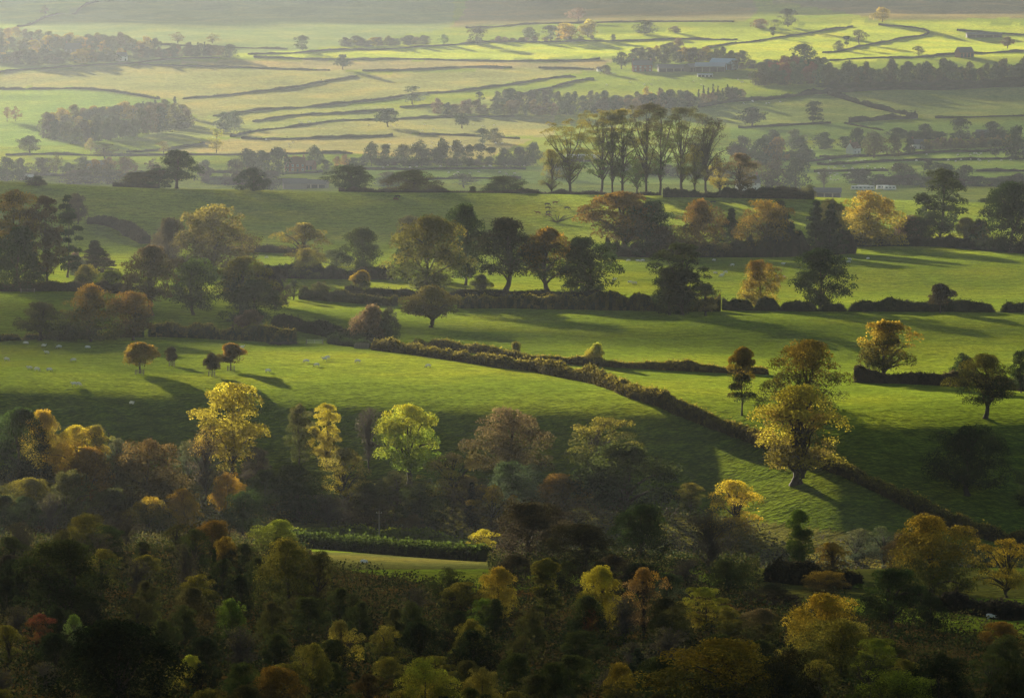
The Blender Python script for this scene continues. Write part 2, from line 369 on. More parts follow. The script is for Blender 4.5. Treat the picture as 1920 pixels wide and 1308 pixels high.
PAL = {'dark': (.022,.036,.010), 'green': (.042,.07,.014), 'bright': (.17,.25,.025), 'olive': (.066,.076,.016), 'lime': (.30,.34,.03), 'yellow': (.50,.42,.03),
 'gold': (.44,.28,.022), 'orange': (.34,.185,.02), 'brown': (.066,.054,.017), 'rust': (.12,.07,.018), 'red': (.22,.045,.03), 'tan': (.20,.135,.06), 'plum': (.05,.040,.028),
 'grey': (.075,.065,.045), 'sage': (.07,.09,.045), 'pink': (.22,.14,.10), 'khaki': (.11,.10,.03), 'sunlit_green': (.085,.12,.018), 'black': (.010,.016,.006), 'golive': (.27,.22,.028)}
NSEED = {0: 4, 1: 3, 2: 3}
_n = 0
def tree(px, base, top, w, kind, c1, c2, label, group=None, Y=None, cat='tree', lod=None, name=None, parent=True):
    """a tree standing where the ray through (px, base) meets the ground; top and w are its silhouette there"""
    global _n
    _n += 1
    g = at(px, Y) if Y else hit(px, base)
    Yd = g[1]; dist = math.hypot(g[1], g[2])
    Hh = max(topz(top, Yd)-g[2], .8); Ww = w/F*dist
    if lod is None: lod = 0 if Yd < 900 else (1 if Yd < 2200 else 2)
    cm, tm, W, H = tree_meshes(kind, (_n*7+int(px)) % NSEED[lod], lod)
    if name is None: name = {'bush': 'bush', 'conifer': 'conifer_tree', 'pine': 'pine_tree', 'bare': 'bare_tree', 'young': 'young_tree', 'poplar': 'poplar_tree'}.get(kind, 'tree')
    e = bpy.data.objects.new(name, None); COL.objects.link(e); e.empty_display_size = .5
    e.location = (g[0], g[1], g[2]); e.rotation_euler = (0, 0, (_n*2.4) % 6.283)
    s = (Ww/W*1.1, Ww/W*1.1, Hh/H*1.01); e.scale = s
    tag(e, label, cat, group)
    c = link('crown', cm, e); t = link('trunk' if kind != 'bush' else 'stems', tm, e)
    c['c1'] = [float(k) for k in PAL[c1]]; c['c2'] = [float(k) for k in PAL[c2]]
    return e

# one mesh per far wood: crowns that read as a mass
def wood_mass(name, label, items, lod_leaf=1.3):
    """items: (px, base, top, w, colour1, colour2)"""
    Vs, Cs = [], []
    for k, (px, base, top, w, a, b, *y) in enumerate(items):
        g = at(px, y[0]) if y else hit(px, base, 2000 if base < 345 else 300)
        dist = math.hypot(g[1], g[2]); Hh = max(topz(top, g[1])-g[2], 2); Ww = w/F*dist
        cm, tm, W, H = tree_meshes(('dome', 'round', 'dome', 'conifer')[0 if b != 'firs' else 3], k % 3, 2)
        nv = len(cm.vertices); v = np.empty(nv*3, np.float32); cm.vertices.foreach_get('co', v); v = v.reshape(-1, 3).copy()
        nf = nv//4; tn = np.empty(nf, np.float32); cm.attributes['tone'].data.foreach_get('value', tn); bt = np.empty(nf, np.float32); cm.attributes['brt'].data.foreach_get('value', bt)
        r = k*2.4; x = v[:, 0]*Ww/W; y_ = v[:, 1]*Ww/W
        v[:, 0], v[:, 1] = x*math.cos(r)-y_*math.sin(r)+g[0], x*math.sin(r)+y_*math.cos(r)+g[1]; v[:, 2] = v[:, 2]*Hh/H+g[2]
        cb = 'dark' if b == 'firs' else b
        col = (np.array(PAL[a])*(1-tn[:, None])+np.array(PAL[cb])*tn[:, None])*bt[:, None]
        Vs.append(v); Cs.append(np.concatenate([col, np.ones((nf, 1))], 1))
    V = np.concatenate(Vs); C = np.concatenate(Cs)
    me = mesh_np(name, V, np.arange(len(V)).reshape(-1, 4), M_MASS, False, {'col': ('FACE', 'FLOAT_COLOR', C)})
    return tag(link(name, me), label, kind='stuff', cat='wood')
def mass_items(pts, n, h, w, cols, jit=3, rows=1, seed=1):
    """spread n crowns along a pixel polyline of bases"""
    rng = random.Random(seed); out = []
    L = [0]
    for a, b in zip(pts, pts[1:]): L.append(L[-1]+math.hypot(b[0]-a[0], b[1]-a[1]))
    for k in range(n):
        s = L[-1]*(k+.5*rng.random())/n
        i = max(j for j in range(len(L)-1) if L[j] <= s); f = (s-L[i])/(L[i+1]-L[i])
        x = pts[i][0]+(pts[i+1][0]-pts[i][0])*f; y = pts[i][1]+(pts[i+1][1]-pts[i][1])*f
        hh = h*(.8+.6*rng.random()); ww = w*(.9+.6*rng.random())
        dy = -jit*rng.random()*rows
        c = rng.choice(cols); out.append((x+rng.uniform(-2, 2), y+dy, y+dy-hh, ww, c[0], c[1]))
    return out

# ------------------------------------------------------------------ hedges
def hedge(pts, h, w, c1, c2, label, dens=1.3, far=False, group=None, gaps=(), cat='hedge', Y=None, flat=False, name='hedge', wild=.32):
    rng = np.random.default_rng(int(pts[0][0]*3+pts[0][1]*7))
    G = [at(p[0], Y) if Y else hit(p[0], p[1], 2000 if far else 300) for p in pts]
    G = np.array(G)[:, :2]
    seg = np.linalg.norm(np.diff(G, axis=0), axis=1); Lc = np.concatenate([[0], np.cumsum(seg)]); L = Lc[-1]
    step = 4.0 if far else 1.1
    s = np.linspace(0, L, max(int(L/step), 4)+1); X = np.interp(s, Lc, G[:, 0]); Yy = np.interp(s, Lc, G[:, 1])
    if len(G) > 2:
        k = 5 if not far else min(14, len(X)//4); X = np.convolve(np.pad(X, k, mode='edge'), np.ones(2*k+1)/(2*k+1), 'valid'); Yy = np.convolve(np.pad(Yy, k, mode='edge'), np.ones(2*k+1)/(2*k+1), 'valid')
    T = np.stack([np.gradient(X), np.gradient(Yy)], 1); T /= np.linalg.norm(T, axis=1)[:, None]+1e-9; Nn = np.stack([-T[:, 1], T[:, 0]], 1)
    n = len(s)
    def nz(sc): 
        q = rng.normal(size=int(L/sc)+3); return np.interp(s, np.arange(len(q))*sc, q)
    wv = wild if not flat else .06
    hh = h*(1+wv*nz(9)*.6+wv*nz(2.5 if not far else 12)*.5).clip(.45, 2); ww = w*(1+wv*.7*nz(7)).clip(.5, 1.8)
    prof = np.array([(-.5, -.05), (-.52, .35), (-.46, .75), (-.25, .97), (0, 1.02), (.25, .97), (.46, .75), (.52, .35), (.5, -.05)]); m = len(prof)
    Z = zf(X, Yy)
    V = np.zeros((n, m, 3))
    core = .86 if not far else 1.0
    jit = rng.normal(size=(n, m))*(.10 if not far else .14)
    V[..., 0] = X[:, None]+Nn[:, 0:1]*ww[:, None]*core*(prof[None, :, 0]+jit*.5); V[..., 1] = Yy[:, None]+Nn[:, 1:2]*ww[:, None]*core*(prof[None, :, 0]+jit*.5)
    V[..., 2] = Z[:, None]+hh[:, None]*core*(prof[None, :, 1]+jit*(prof[None, :, 1] > .3))
    for a in gaps:                    # low gappy places
        g = np.exp(-((s/L-a)/.012)**2); V[..., 2] -= (g*h*.8)[:, None]*(prof[None, :, 1] > .1)
    i = np.arange(n-1)[:, None]*m; j = np.arange(m-1)[None, :]
    Q = np.stack([i+j, i+m+j, i+m+j+1, i+j+1], -1).reshape(-1, 4)
    e0 = [(0, 1, 7, 8), (1, 2, 6, 7), (2, 3, 5, 6)]; b = (n-1)*m
    Q = np.concatenate([Q, np.array(e0), np.array([[b+q for q in reversed(f)] for f in e0])])
    Vc = V.reshape(-1, 3); nq = len(Q)
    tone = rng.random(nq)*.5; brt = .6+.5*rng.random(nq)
    # leaf sprays over the sides and top
    nl = int(L*((h*2+w)*(9 if not far else .16))*dens); ls = .42 if not far else 1.0
    if nl > 3:
        si = rng.random(nl)*(n-1); i0 = si.astype(int); f = si-i0; pj = rng.random(nl)*(m-1); j0 = pj.astype(int); g = pj-j0
        P = (V[i0, j0]*(1-f)[:, None]+V[np.minimum(i0+1, n-1), j0]*f[:, None])*(1-g)[:, None]+(V[i0, j0+1]*(1-f)[:, None]+V[np.minimum(i0+1, n-1), j0+1]*f[:, None])*g[:, None]
        pr = prof[j0]*(1-g)[:, None]+prof[j0+1]*g[:, None]; D = np.stack([Nn[i0, 0]*pr[:, 0], Nn[i0, 1]*pr[:, 0], (pr[:, 1]-.35)*.9], 1); D /= np.linalg.norm(D, axis=1)[:, None]+1e-9
        P = P+D*(rng.random(nl)**2*(.5 if not far else .9))[:, None]
        shoots = (rng.random(nl) < (.06 if not flat else .1)) & (pr[:, 1] > .9); P[shoots, 2] += rng.random(shoots.sum())*h*.3
        D2 = D+unit(nl, rng)*.9; D2 /= np.linalg.norm(D2, axis=1)[:, None]
        LV = leaf_quads(P, D2, ls, rng); Q = np.concatenate([Q, np.arange(nl*4).reshape(-1, 4)+len(Vc)]); Vc = np.concatenate([Vc, LV])
        tone = np.concatenate([tone, np.clip(rng.random(nl)*.4+(pr[:, 1]-.7)*1.7, 0, 1)]); brt = np.concatenate([brt, .7+.6*rng.random(nl)])  # c2 towards the top paints a sunlit fringe, c1 the shaded sides
    o0 = np.array([X[n//2], Yy[n//2], Z[n//2]])
    me = mesh_np(name, Vc-o0, Q, M_LEAF, False, {'tone': ('FACE', 'FLOAT', tone), 'brt': ('FACE', 'FLOAT', brt)})
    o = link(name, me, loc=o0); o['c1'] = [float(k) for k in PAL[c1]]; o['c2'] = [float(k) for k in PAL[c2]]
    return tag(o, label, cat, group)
# ------------------------------------------------------------------ trees of the middle ground: px, base, top, width, kind, colours, label
T = tree
GL = 'trees along the left side hedges'
for a in [
 (28,532,357,105,'tall','dark','gold','tall tree with a yellow sunlit top at the left edge below the ridge field'),
 (35,545,425,105,'dome','dark','green','dark grey green tree in front of the yellow topped one at the left edge'),
 (88,540,369,78,'tall','brown','rust','tall rusty brown tree between the yellow topped tree and the dark pine'),
 (127,520,364,62,'pine','dark','dark','dark ragged pine at the right end of the tall left hand clump'),
 (146,420,362,36,'round','plum','brown','dull brown tree by the sunken hedge right of the pine'),
 (178,512,452,80,'conifer','plum','dark','broad dark conifer with drooping sides beside the sloping green field'),
 (143,516,472,32,'bush','sage','pink','pale whitish shrub between the pine and the broad conifer'),
 (160,536,496,44,'bush','olive','golive','yellow green shrub below the broad conifer'),
 (206,545,505,58,'bush','olive','lime','low bright green topped shrub right of the broad conifer'),
 (305,478,433,60,'dome','brown','brown','low brown crown tucked behind the great domed tree'),
 (318,500,408,66,'dome','plum','brown','dusky brown tree at the left shoulder of the great domed tree'),
 (402,505,384,150,'dome','brown','golive','great brown domed tree, broadest crown below the left ridge field'),
 (284,592,457,108,'oak','brown','tan','tree with pinkish orange top and dark trunk left of the great domed tree'),
 (362,590,484,94,'round','dark','bright','dark green tree with a lit yellow green tip in front of the great domed tree'),
 (452,592,479,110,'oak','dark','golive','spreading green tree with golden lit crest right of the green tipped tree'),
 (478,603,524,104,'dome','dark','olive','low dark olive tree at the right end of the left clump'),
 (517,575,498,52,'dome','plum','plum','dusky bush like tree between the left clump and the open oaks'),
 (572,505,417,112,'open','brown','golive','open crowned brownish oak under the ridge field'),
 (576,522,465,68,'dome','olive','golive','rounded olive shrub in front of the open crowned oak'),
 (630,500,468,58,'dome','sage','olive','low grey green bush right of the rounded olive shrub'),
 (680,516,426,80,'round','dark','olive','upright green tree left of the giant golden brown oak'),
 (678,552,507,42,'young','olive','gold','small golden tree with reddish tip on the hedge left of the giant oak'),
 (766,470,404,60,'round','olive','brown','crown peeping out behind the left shoulder of the giant oak'),
 (806,556,404,148,'round','olive','golive','giant golden brown oak in the middle of the second rank'),
 (760,520,460,60,'dome','dark','green','dark lower tree at the left foot of the giant oak'),
 (873,535,382,80,'round','dark','green','tall dark green tree behind the giant oak'),
 (948,545,405,130,'oak','dark','brown','dark tree with black trunk right of the giant oak'),
 (1028,548,424,118,'oak','dark','orange','tree with an orange lit top in the middle of the dark rank'),
 (1100,552,444,114,'dome','dark','dark','rounded dark green tree closing the rank beside the sheep field'),
 (902,552,514,36,'young','olive','olive','small olive sapling on the hedge below the dark rank'),
 (808,614,533,112,'umbrella','brown','golive','umbrella shaped golden brown oak alone in the middle field'),
 (697,640,572,66,'bush','tan','tan','brown twiggy rounded bush at the start of the long hedge'),
 (729,640,576,42,'dome','dark','plum','dark bush leaning against the brown twiggy one'),
 (75,638,565,88,'oak','olive','khaki','pale olive round tree at the far left of the sheep field hedge'),
 (170,640,532,104,'dome','olive','orange','large golden green maple on the left hedge'),
 (250,638,546,84,'round','brown','orange','orange red maple beside the large golden green one'),
 (467,622,581,56,'bush','pink','tan','pale pinkish grey feathery bush behind the left hedge'),
 (118,638,598,60,'bush','olive','lime','small lit bush at the foot of the large maple'),
 (262,700,642,72,'young','golive','orange','largest golden brown parkland tree in the front sheep field'),
 (322,686,650,27,'young','brown','brown','smallest brown sapling behind the parkland trees of the front field'),
 (397,705,662,30,'young','brown','brown','thin brown sapling just left of the golden round parkland tree'),
 (433,694,643,50,'young','brown','orange','golden brown round parkland tree, right hand one in the front field'),
 (550,562,524,38,'open','olive','sage','small pale open bush at the left end of the middle hedge'),
 (598,562,528,44,'dome','olive','brown','knobbly hedge tree on the middle hedge left of the golden sapling'),
]: T(*a, group=GL if a[0] < 540 else None)
for a in [
 (1172,478,357,158,'oak','brown','orange','wide orange brown oak below the poplars'),
 (1218,480,376,100,'dome','dark','green','dark green rounded tree overlapping the wide orange oak'),
 (1243,482,424,56,'bush','plum','rust','reddish purple shrub in the dusky scrub right of the wide oak'),
 (1312,482,373,98,'dome','brown','orange','golden topped round tree in the scrub line right of the wide oak'),
 (1371,470,392,58,'conifer','dark','dark','small dark fir standing out of the scrub line'),
 (1438,480,376,120,'dome','brown','gold','broad golden brown tree behind the second dark fir'),
 (1463,478,377,70,'conifer','dark','dark','taller dark fir in front of the broad golden brown tree'),
 (1560,470,372,60,'round','olive','khaki','olive gold crown behind the paired dark evergreens'),
 (1530,476,378,62,'conifer','dark','dark','left of the paired dark evergreens in the scrub line'),
 (1557,478,384,62,'conifer','dark','dark','right of the paired dark evergreens in the scrub line'),
 (1628,462,359,122,'dome','golive','gold','bright golden round oak right of the paired evergreens'),
 (1703,456,404,56,'bush','pink','rust','pinkish brown bare shrub between golden oak and tall dark oak'),
 (1765,458,318,104,'tall','dark','olive','tall ragged dark oak rising above the ridge on the right'),
 (1727,458,405,60,'dome','dark','olive','low green crown at the left foot of the tall ragged oak'),
 (1812,462,408,56,'dome','olive','golive','yellowish shrubby crown at the right foot of the tall ragged oak'),
 (1895,474,340,112,'dome','black','green','big black green tree cut by the right edge at ridge level'),
 (1838,462,412,46,'bush','rust','plum','reddish brown scrub beside the big black green tree'),
 (1853,470,446,40,'bush','dark','plum','dark rounded thorn bush under the reddish scrub'),
 (1279,590,457,116,'tall','dark','olive','irregular dark tree standing on the hedge left of the russet tree'),
 (1255,590,500,70,'dome','dark','olive','low dark shoulder growing against the irregular dark tree'),
 (1323,592,532,66,'open','khaki','sage','pale thin leafed bush at the right foot of the irregular dark tree'),
 (1423,577,487,86,'dome','golive','orange','russet tree with a skirted crown on the right hand hedge'),
 (1537,582,466,112,'round','dark','green','dark green round headed tree right of the russet tree'),
 (1763,586,532,50,'young','brown','plum','small dim brown tree on the far right hedge'),
 (1391,778,650,58,'column','dark','gold','narrow ivy clad tree with a bare lower trunk beside the diagonal hedge'),
 (1513,772,637,158,'dome','olive','gold','big golden brown domed tree above the pale golden one'),
 (1655,716,599,118,'oak','olive','gold','green gold spreading oak with a pale trunk beside the right hand hedge'),
 (1490,908,718,208,'open','golive','yellow','big open pale golden tree breaking the diagonal hedge'),
 (1500,905,745,150,'open','khaki','gold','inner golden boughs of a second trunk within the big pale golden tree'),
 (1848,784,660,114,'oak','dark','golive','round golden dark parkland tree standing clear in the right meadow'),
 (1915,736,655,52,'round','dark','dark','dark tree cut by the right edge behind the round parkland tree'),
 (1805,716,662,44,'dome','dark','dark','dark clipped looking bush just left of the round parkland tree'),
 (1814,928,797,160,'round','dark','green','dark spreading oak in the shaded lower right meadow'),
 (1935,950,872,60,'dome','dark','dark','dark boughs at the right edge below the dark spreading oak'),
 (1118,685,643,38,'bush','golive','lime','small bright bush growing out of the upper double hedge'),
 (966,668,640,22,'bush','olive','golive','tiny bright sapling on the upper double hedge'),
]: T(*a)
# ridge top, just over the brow
GR = 'trees on the brow of the ridge'
for a in [
 (334,352,280,84,'oak','dark','green','big dark tree on the brow above the left ridge field'),
 (262,350,323,78,'dome','brown','brown','low brown wind pruned tree left of the big dark one on the brow'),
 (300,352,318,60,'dome','dark','brown','low shoulder of leaves against the big dark tree on the brow'),
 (663,365,309,86,'round','dark','olive','round dark green tree on the brow, left of the matched pair'),
 (776,365,318,100,'dome','brown','olive','brown green tree on the brow, right of the matched pair'),
 (824,365,350,26,'bush','brown','brown','small brown bush at the foot of the pair on the brow'),
 (943,362,330,84,'dome','dark','olive','low dark dome of a tree on the brow left of the poplars'),
 (886,363,349,14,'bush','dark','olive','tiny bush on the brow left of the low dark dome'),
 (1389,358,286,82,'open','brown','tan','round brown half bare oak at the right end of the poplars'),
 (1850,395,372,50,'dome','dark','dark','low dark crown on the brow between the two big right hand oaks'),
]: T(*a, group=GR, Y=1615)
GP = 'row of tall thin poplars on the ridge'
for k, a in enumerate([
 (1068,360,224,104,'olive','golive','leaning poplar with yellow sprays, first trunk at the left end of the row'),
 (1034,360,278,54,'olive','golive','low drooping yellow tree under the first poplar'),
 (1125,360,206,100,'green','golive','poplar with a dense green head, second tall trunk of the row'),
 (1148,360,216,70,'olive','khaki','poplar forking low, third tall trunk of the row'),
 (1166,360,205,96,'green','golive','poplar with a yellow flecked flat top, twin trunks left of the tallest'),
 (1193,360,290,52,'green','olive','small leafy sapling between the twin trunks and the tallest poplar'),
 (1211,360,195,84,'khaki','brown','tallest poplar of the row with a brownish pointed head'),
 (1236,360,202,84,'green','khaki','leaning poplar just right of the tallest one'),
 (1277,360,202,104,'olive','khaki','broad fan shaped poplar with a brownish right side'),
 (1301,360,270,46,'olive','golive','thin poplar of light green sprays behind the fan shaped one'),
 (1323,360,218,92,'grey','khaki','nearly leafless poplar, last tall one at the right end of the row'),
 (1345,360,292,44,'golive','khaki','short yellow green sapling beside the nearly leafless poplar'),
]): tree(a[0], a[1], a[2], a[3], 'bare' if k == 10 else ('open' if k in (1, 5, 9, 11) else 'poplar'), a[4], a[5], a[6], GP, Y=1610+6*(k % 3), lod=0, name='poplar_tree')

# the stream-side wood below the front field
GS = 'trees of the streamside wood'
for a in [
 (434,905,717,152,'tall','golive','yellow','tallest pale yellow tree, lit from behind at the left of the streamside wood'),
 (385,945,800,84,'bare','grey','gold','black limbed tree with few gold leaves left of the tallest yellow tree'),
 (481,905,836,56,'dome','plum','black','blackish round holly at the right foot of the tallest yellow tree'),
 (562,885,757,64,'tall','olive','khaki','grey green upright tree left of the golden yellow one'),
 (612,880,757,70,'tall','golive','yellow','golden yellow tree in the centre left of the streamside wood'),
 (692,885,764,66,'bare','grey','grey','leafless grey twigged tree between the two yellow trees'),
 (768,910,755,134,'oak','bright','yellow','brilliant yellow tree with lime green lower boughs'),
 (950,885,765,148,'dome','brown','tan','rounded purple brown tree against the shaded field'),
 (1122,890,780,152,'open','olive','golive','gold flecked oak with spiky top behind the great dark oak'),
 (1168,985,828,218,'oak','dark','olive','great black green oak dominating the streamside wood'),
 (962,960,864,128,'dome','sage','green','soft grey green willow right of centre'),
 (1052,975,888,118,'dome','brown','orange','orange brown dome in front of the great dark oak'),
 (1205,1062,944,122,'dome','black','green','dense dark green evergreen dome below the great dark oak'),
 (990,1058,942,160,'dome','plum','brown','dark purple brown thorn thicket tree right of the clipped hedge'),
 (1095,1080,982,150,'dome','black','brown','dark bramble covered mound of a tree below the thicket'),
 (1380,1020,897,128,'open','gold','yellow','bright golden maple in the lower right'),
 (1375,1050,968,100,'dome','olive','gold','darker inner crown beneath the bright golden maple'),
 (1292,965,904,66,'tall','olive','golive','olive green tree between great dark oak and golden maple'),
 (1330,1075,950,130,'bare','grey','sage','grey bare twigged tree under the golden maple'),
 (1497,1075,955,52,'column','green','bright','forked ivy wrapped tree right of the golden maple'),
 (1748,1118,966,178,'dome','olive','gold','broad golden brown tree at the lower right'),
 (1690,1100,1000,80,'round','brown','tan','dull brown flank tree left of the broad golden brown one'),
 (1888,1120,1008,100,'open','golive','gold','open gold leaved tree at the right edge beyond the broad one'),
 (1560,1085,1015,80,'open','rust','gold','rusty gold bush tree behind the ivy wrapped tree'),
 (1610,1060,990,90,'open','sage','khaki','pale green thin leaved tree at the bottom of the shaded field'),
 (1655,1062,985,76,'open','sage','olive','second pale thin leaved tree nearer the broad golden brown one'),
 (742,965,880,92,'open','olive','khaki','olive thin leaved tree below the brilliant yellow tree'),
 (642,955,838,104,'open','golive','khaki','twiggy yellow flecked tree with forked trunk below the golden yellow tree'),
 (560,975,870,140,'dome','dark','olive','broad dark grey green tree at the shaded foot of the wood'),
 (498,950,880,84,'round','green','olive','green tree with lit twig tips left of the broad dark grey green tree'),
 (425,960,885,70,'dome','gold','orange','small orange gold tree below the tallest yellow tree'),
 (845,960,846,120,'open','golive','tan','gold speckled half bare tree left of the rounded purple brown tree'),
 (880,985,890,100,'open','brown','tan','brown thin tree left of the thicket'),
 (925,1010,908,90,'open','brown','gold','brown seeded tree with gold leaves at its foot'),
 (690,985,905,110,'dome','plum','olive','shadowy low tree in the middle of the wood'),
 (790,990,905,110,'dome','dark','olive','shadowy green low tree left of the brown seeded tree'),
 (620,990,925,110,'bare','plum','grey','dim leafless thicket tree above the clipped hedge'),
 (885,990,905,40,'conifer','black','black','small black fir beside the brown seeded tree'),
 (772,1008,964,54,'dome','tan','brown','small brown bush tree behind the clipped hedge'),
 (905,1050,990,60,'open','golive','yellow','bright yellow bush at the right end of the clipped hedge'),
]: T(*a, group=GS)
# upper left of the foreground wood
GU = 'trees along the upper edge of the foreground wood'
for a in [
 (42,905,764,128,'dome','black','green','near black evergreen at the left edge of the foreground wood'),
 (82,890,768,84,'round','golive','gold','yellow tree rising behind the near black evergreen'),
 (140,905,798,112,'round','gold','yellow','bright yellow orange tree right of the near black evergreen'),
 (180,905,795,74,'open','olive','golive','green gold open tree left of the little pointed fir'),
 (165,950,838,100,'dome','rust','orange','rust orange tree below the bright yellow orange one'),
 (204,858,810,16,'conifer','sage','dark','little pointed fir against the front field'),
 (222,880,820,62,'open','sage','khaki','pale grey green bush right of the little pointed fir'),
 (282,960,822,160,'dome','brown','rust','large rust brown dome tree of the upper left'),
 (352,905,824,50,'open','sage','khaki','pale thin tree at the right shoulder of the rust brown dome'),
 (345,1000,914,66,'round','gold','orange','small gold brown tree below the rust brown dome'),
 (285,1010,930,90,'dome','olive','gold','dusky tree with yellow tips left of the small gold brown one'),
 (60,985,895,110,'dome','dark','golive','dull dark tree under the near black evergreen'),
 (45,1000,930,60,'dome','dark','green','dark green small dome at the left edge'),
 (128,1000,880,90,'round','olive','khaki','olive tree below the rust orange tree'),
 (215,1010,915,90,'round','plum','olive','brownish dim tree between olive and gold brown trees'),
 (455,1010,920,90,'round','dark','green','green shrubby tree at the shaded left end of the stream wood'),
 (520,1040,975,100,'dome','olive','lime','lit yellow green bush tree at the left end of the clipped hedge'),
]: T(*a, group=GU)
# ------------------------------------------------------------------ foreground wood
GF = 'trees of the foreground wood'
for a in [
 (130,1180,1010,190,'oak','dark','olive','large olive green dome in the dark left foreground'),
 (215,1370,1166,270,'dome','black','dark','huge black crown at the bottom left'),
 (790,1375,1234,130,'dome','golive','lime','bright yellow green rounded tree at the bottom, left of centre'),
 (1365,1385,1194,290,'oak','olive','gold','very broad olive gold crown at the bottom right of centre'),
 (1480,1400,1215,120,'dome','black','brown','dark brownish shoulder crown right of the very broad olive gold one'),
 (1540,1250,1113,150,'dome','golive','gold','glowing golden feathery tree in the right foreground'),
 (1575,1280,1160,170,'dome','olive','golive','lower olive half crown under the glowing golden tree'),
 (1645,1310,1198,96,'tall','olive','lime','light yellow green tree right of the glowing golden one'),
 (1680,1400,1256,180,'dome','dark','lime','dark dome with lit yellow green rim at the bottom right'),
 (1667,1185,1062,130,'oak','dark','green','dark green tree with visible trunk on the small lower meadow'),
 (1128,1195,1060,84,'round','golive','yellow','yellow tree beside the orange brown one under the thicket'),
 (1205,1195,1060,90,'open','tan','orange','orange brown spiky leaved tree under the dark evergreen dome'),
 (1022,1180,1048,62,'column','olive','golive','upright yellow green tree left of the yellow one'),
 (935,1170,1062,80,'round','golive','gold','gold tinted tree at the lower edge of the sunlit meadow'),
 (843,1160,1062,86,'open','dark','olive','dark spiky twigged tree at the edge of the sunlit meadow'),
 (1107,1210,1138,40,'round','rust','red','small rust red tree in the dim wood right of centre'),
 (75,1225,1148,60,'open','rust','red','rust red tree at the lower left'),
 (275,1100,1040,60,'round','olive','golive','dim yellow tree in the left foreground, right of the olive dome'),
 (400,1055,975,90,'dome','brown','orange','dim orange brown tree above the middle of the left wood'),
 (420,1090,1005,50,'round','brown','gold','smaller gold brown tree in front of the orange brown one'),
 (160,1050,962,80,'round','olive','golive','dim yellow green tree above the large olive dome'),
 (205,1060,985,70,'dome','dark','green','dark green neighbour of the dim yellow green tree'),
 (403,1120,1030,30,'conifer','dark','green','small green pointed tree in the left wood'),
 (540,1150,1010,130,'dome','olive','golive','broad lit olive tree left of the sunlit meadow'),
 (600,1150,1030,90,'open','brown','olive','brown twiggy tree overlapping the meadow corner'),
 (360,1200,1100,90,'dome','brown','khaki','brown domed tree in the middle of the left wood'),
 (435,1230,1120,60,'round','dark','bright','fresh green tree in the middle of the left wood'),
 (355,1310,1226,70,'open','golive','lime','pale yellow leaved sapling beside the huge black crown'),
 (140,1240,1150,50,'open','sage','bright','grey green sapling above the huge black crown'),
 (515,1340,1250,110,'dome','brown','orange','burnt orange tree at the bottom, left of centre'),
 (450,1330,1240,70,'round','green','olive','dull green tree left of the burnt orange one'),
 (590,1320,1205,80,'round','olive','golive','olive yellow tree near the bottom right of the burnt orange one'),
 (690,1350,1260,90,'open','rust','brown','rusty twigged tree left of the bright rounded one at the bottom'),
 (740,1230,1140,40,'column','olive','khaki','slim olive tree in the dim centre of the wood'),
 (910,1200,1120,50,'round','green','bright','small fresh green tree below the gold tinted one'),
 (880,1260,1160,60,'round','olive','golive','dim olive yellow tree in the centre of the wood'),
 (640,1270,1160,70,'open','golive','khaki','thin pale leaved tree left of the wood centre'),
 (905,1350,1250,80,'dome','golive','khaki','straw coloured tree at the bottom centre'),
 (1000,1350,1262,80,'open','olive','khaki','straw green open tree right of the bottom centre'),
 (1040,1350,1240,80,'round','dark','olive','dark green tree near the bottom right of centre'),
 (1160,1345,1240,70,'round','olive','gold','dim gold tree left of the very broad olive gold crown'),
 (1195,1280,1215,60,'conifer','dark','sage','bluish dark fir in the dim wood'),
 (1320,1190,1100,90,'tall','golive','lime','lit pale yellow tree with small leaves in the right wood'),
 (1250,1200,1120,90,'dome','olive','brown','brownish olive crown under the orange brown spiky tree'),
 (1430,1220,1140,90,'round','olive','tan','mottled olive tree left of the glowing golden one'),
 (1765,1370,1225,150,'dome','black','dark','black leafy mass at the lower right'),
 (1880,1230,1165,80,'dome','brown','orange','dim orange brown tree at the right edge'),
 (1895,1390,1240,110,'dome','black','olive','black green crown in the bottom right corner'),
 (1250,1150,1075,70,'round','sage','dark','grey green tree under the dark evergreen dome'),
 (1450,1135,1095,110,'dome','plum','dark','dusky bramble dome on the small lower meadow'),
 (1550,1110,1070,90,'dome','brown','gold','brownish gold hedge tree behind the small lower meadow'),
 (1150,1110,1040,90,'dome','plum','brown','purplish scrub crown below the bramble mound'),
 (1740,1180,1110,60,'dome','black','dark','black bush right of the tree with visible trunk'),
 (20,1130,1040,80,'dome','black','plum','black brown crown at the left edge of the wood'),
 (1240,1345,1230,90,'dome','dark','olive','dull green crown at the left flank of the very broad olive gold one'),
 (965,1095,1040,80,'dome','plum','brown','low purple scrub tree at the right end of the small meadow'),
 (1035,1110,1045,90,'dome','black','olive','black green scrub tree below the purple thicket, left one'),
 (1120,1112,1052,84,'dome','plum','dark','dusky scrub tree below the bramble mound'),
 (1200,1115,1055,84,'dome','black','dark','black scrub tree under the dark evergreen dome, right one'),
 (1285,1112,1048,80,'bare','plum','grey','grey leafless scrub tree under the bare twigged tree'),
 (1365,1112,1050,90,'dome','dark','olive','dark scrub tree at the left end of the small lower meadow'),
]: T(*a, group=GF, lod=0)
rf = random.Random(11)
FILL = {'bare': ('grey','khaki','dim leafless grey tree packed into the dark foreground wood'), 'brown': ('olive','brown','dim brown leaved tree packed into the dark foreground wood'),
        'dark': ('black','dark','very dark green tree packed into the dark foreground wood'), 'olive': ('dark','olive','dim olive tree packed into the dark foreground wood'), 'tawny': ('olive','golive','dim tawny tree packed into the dark foreground wood')}
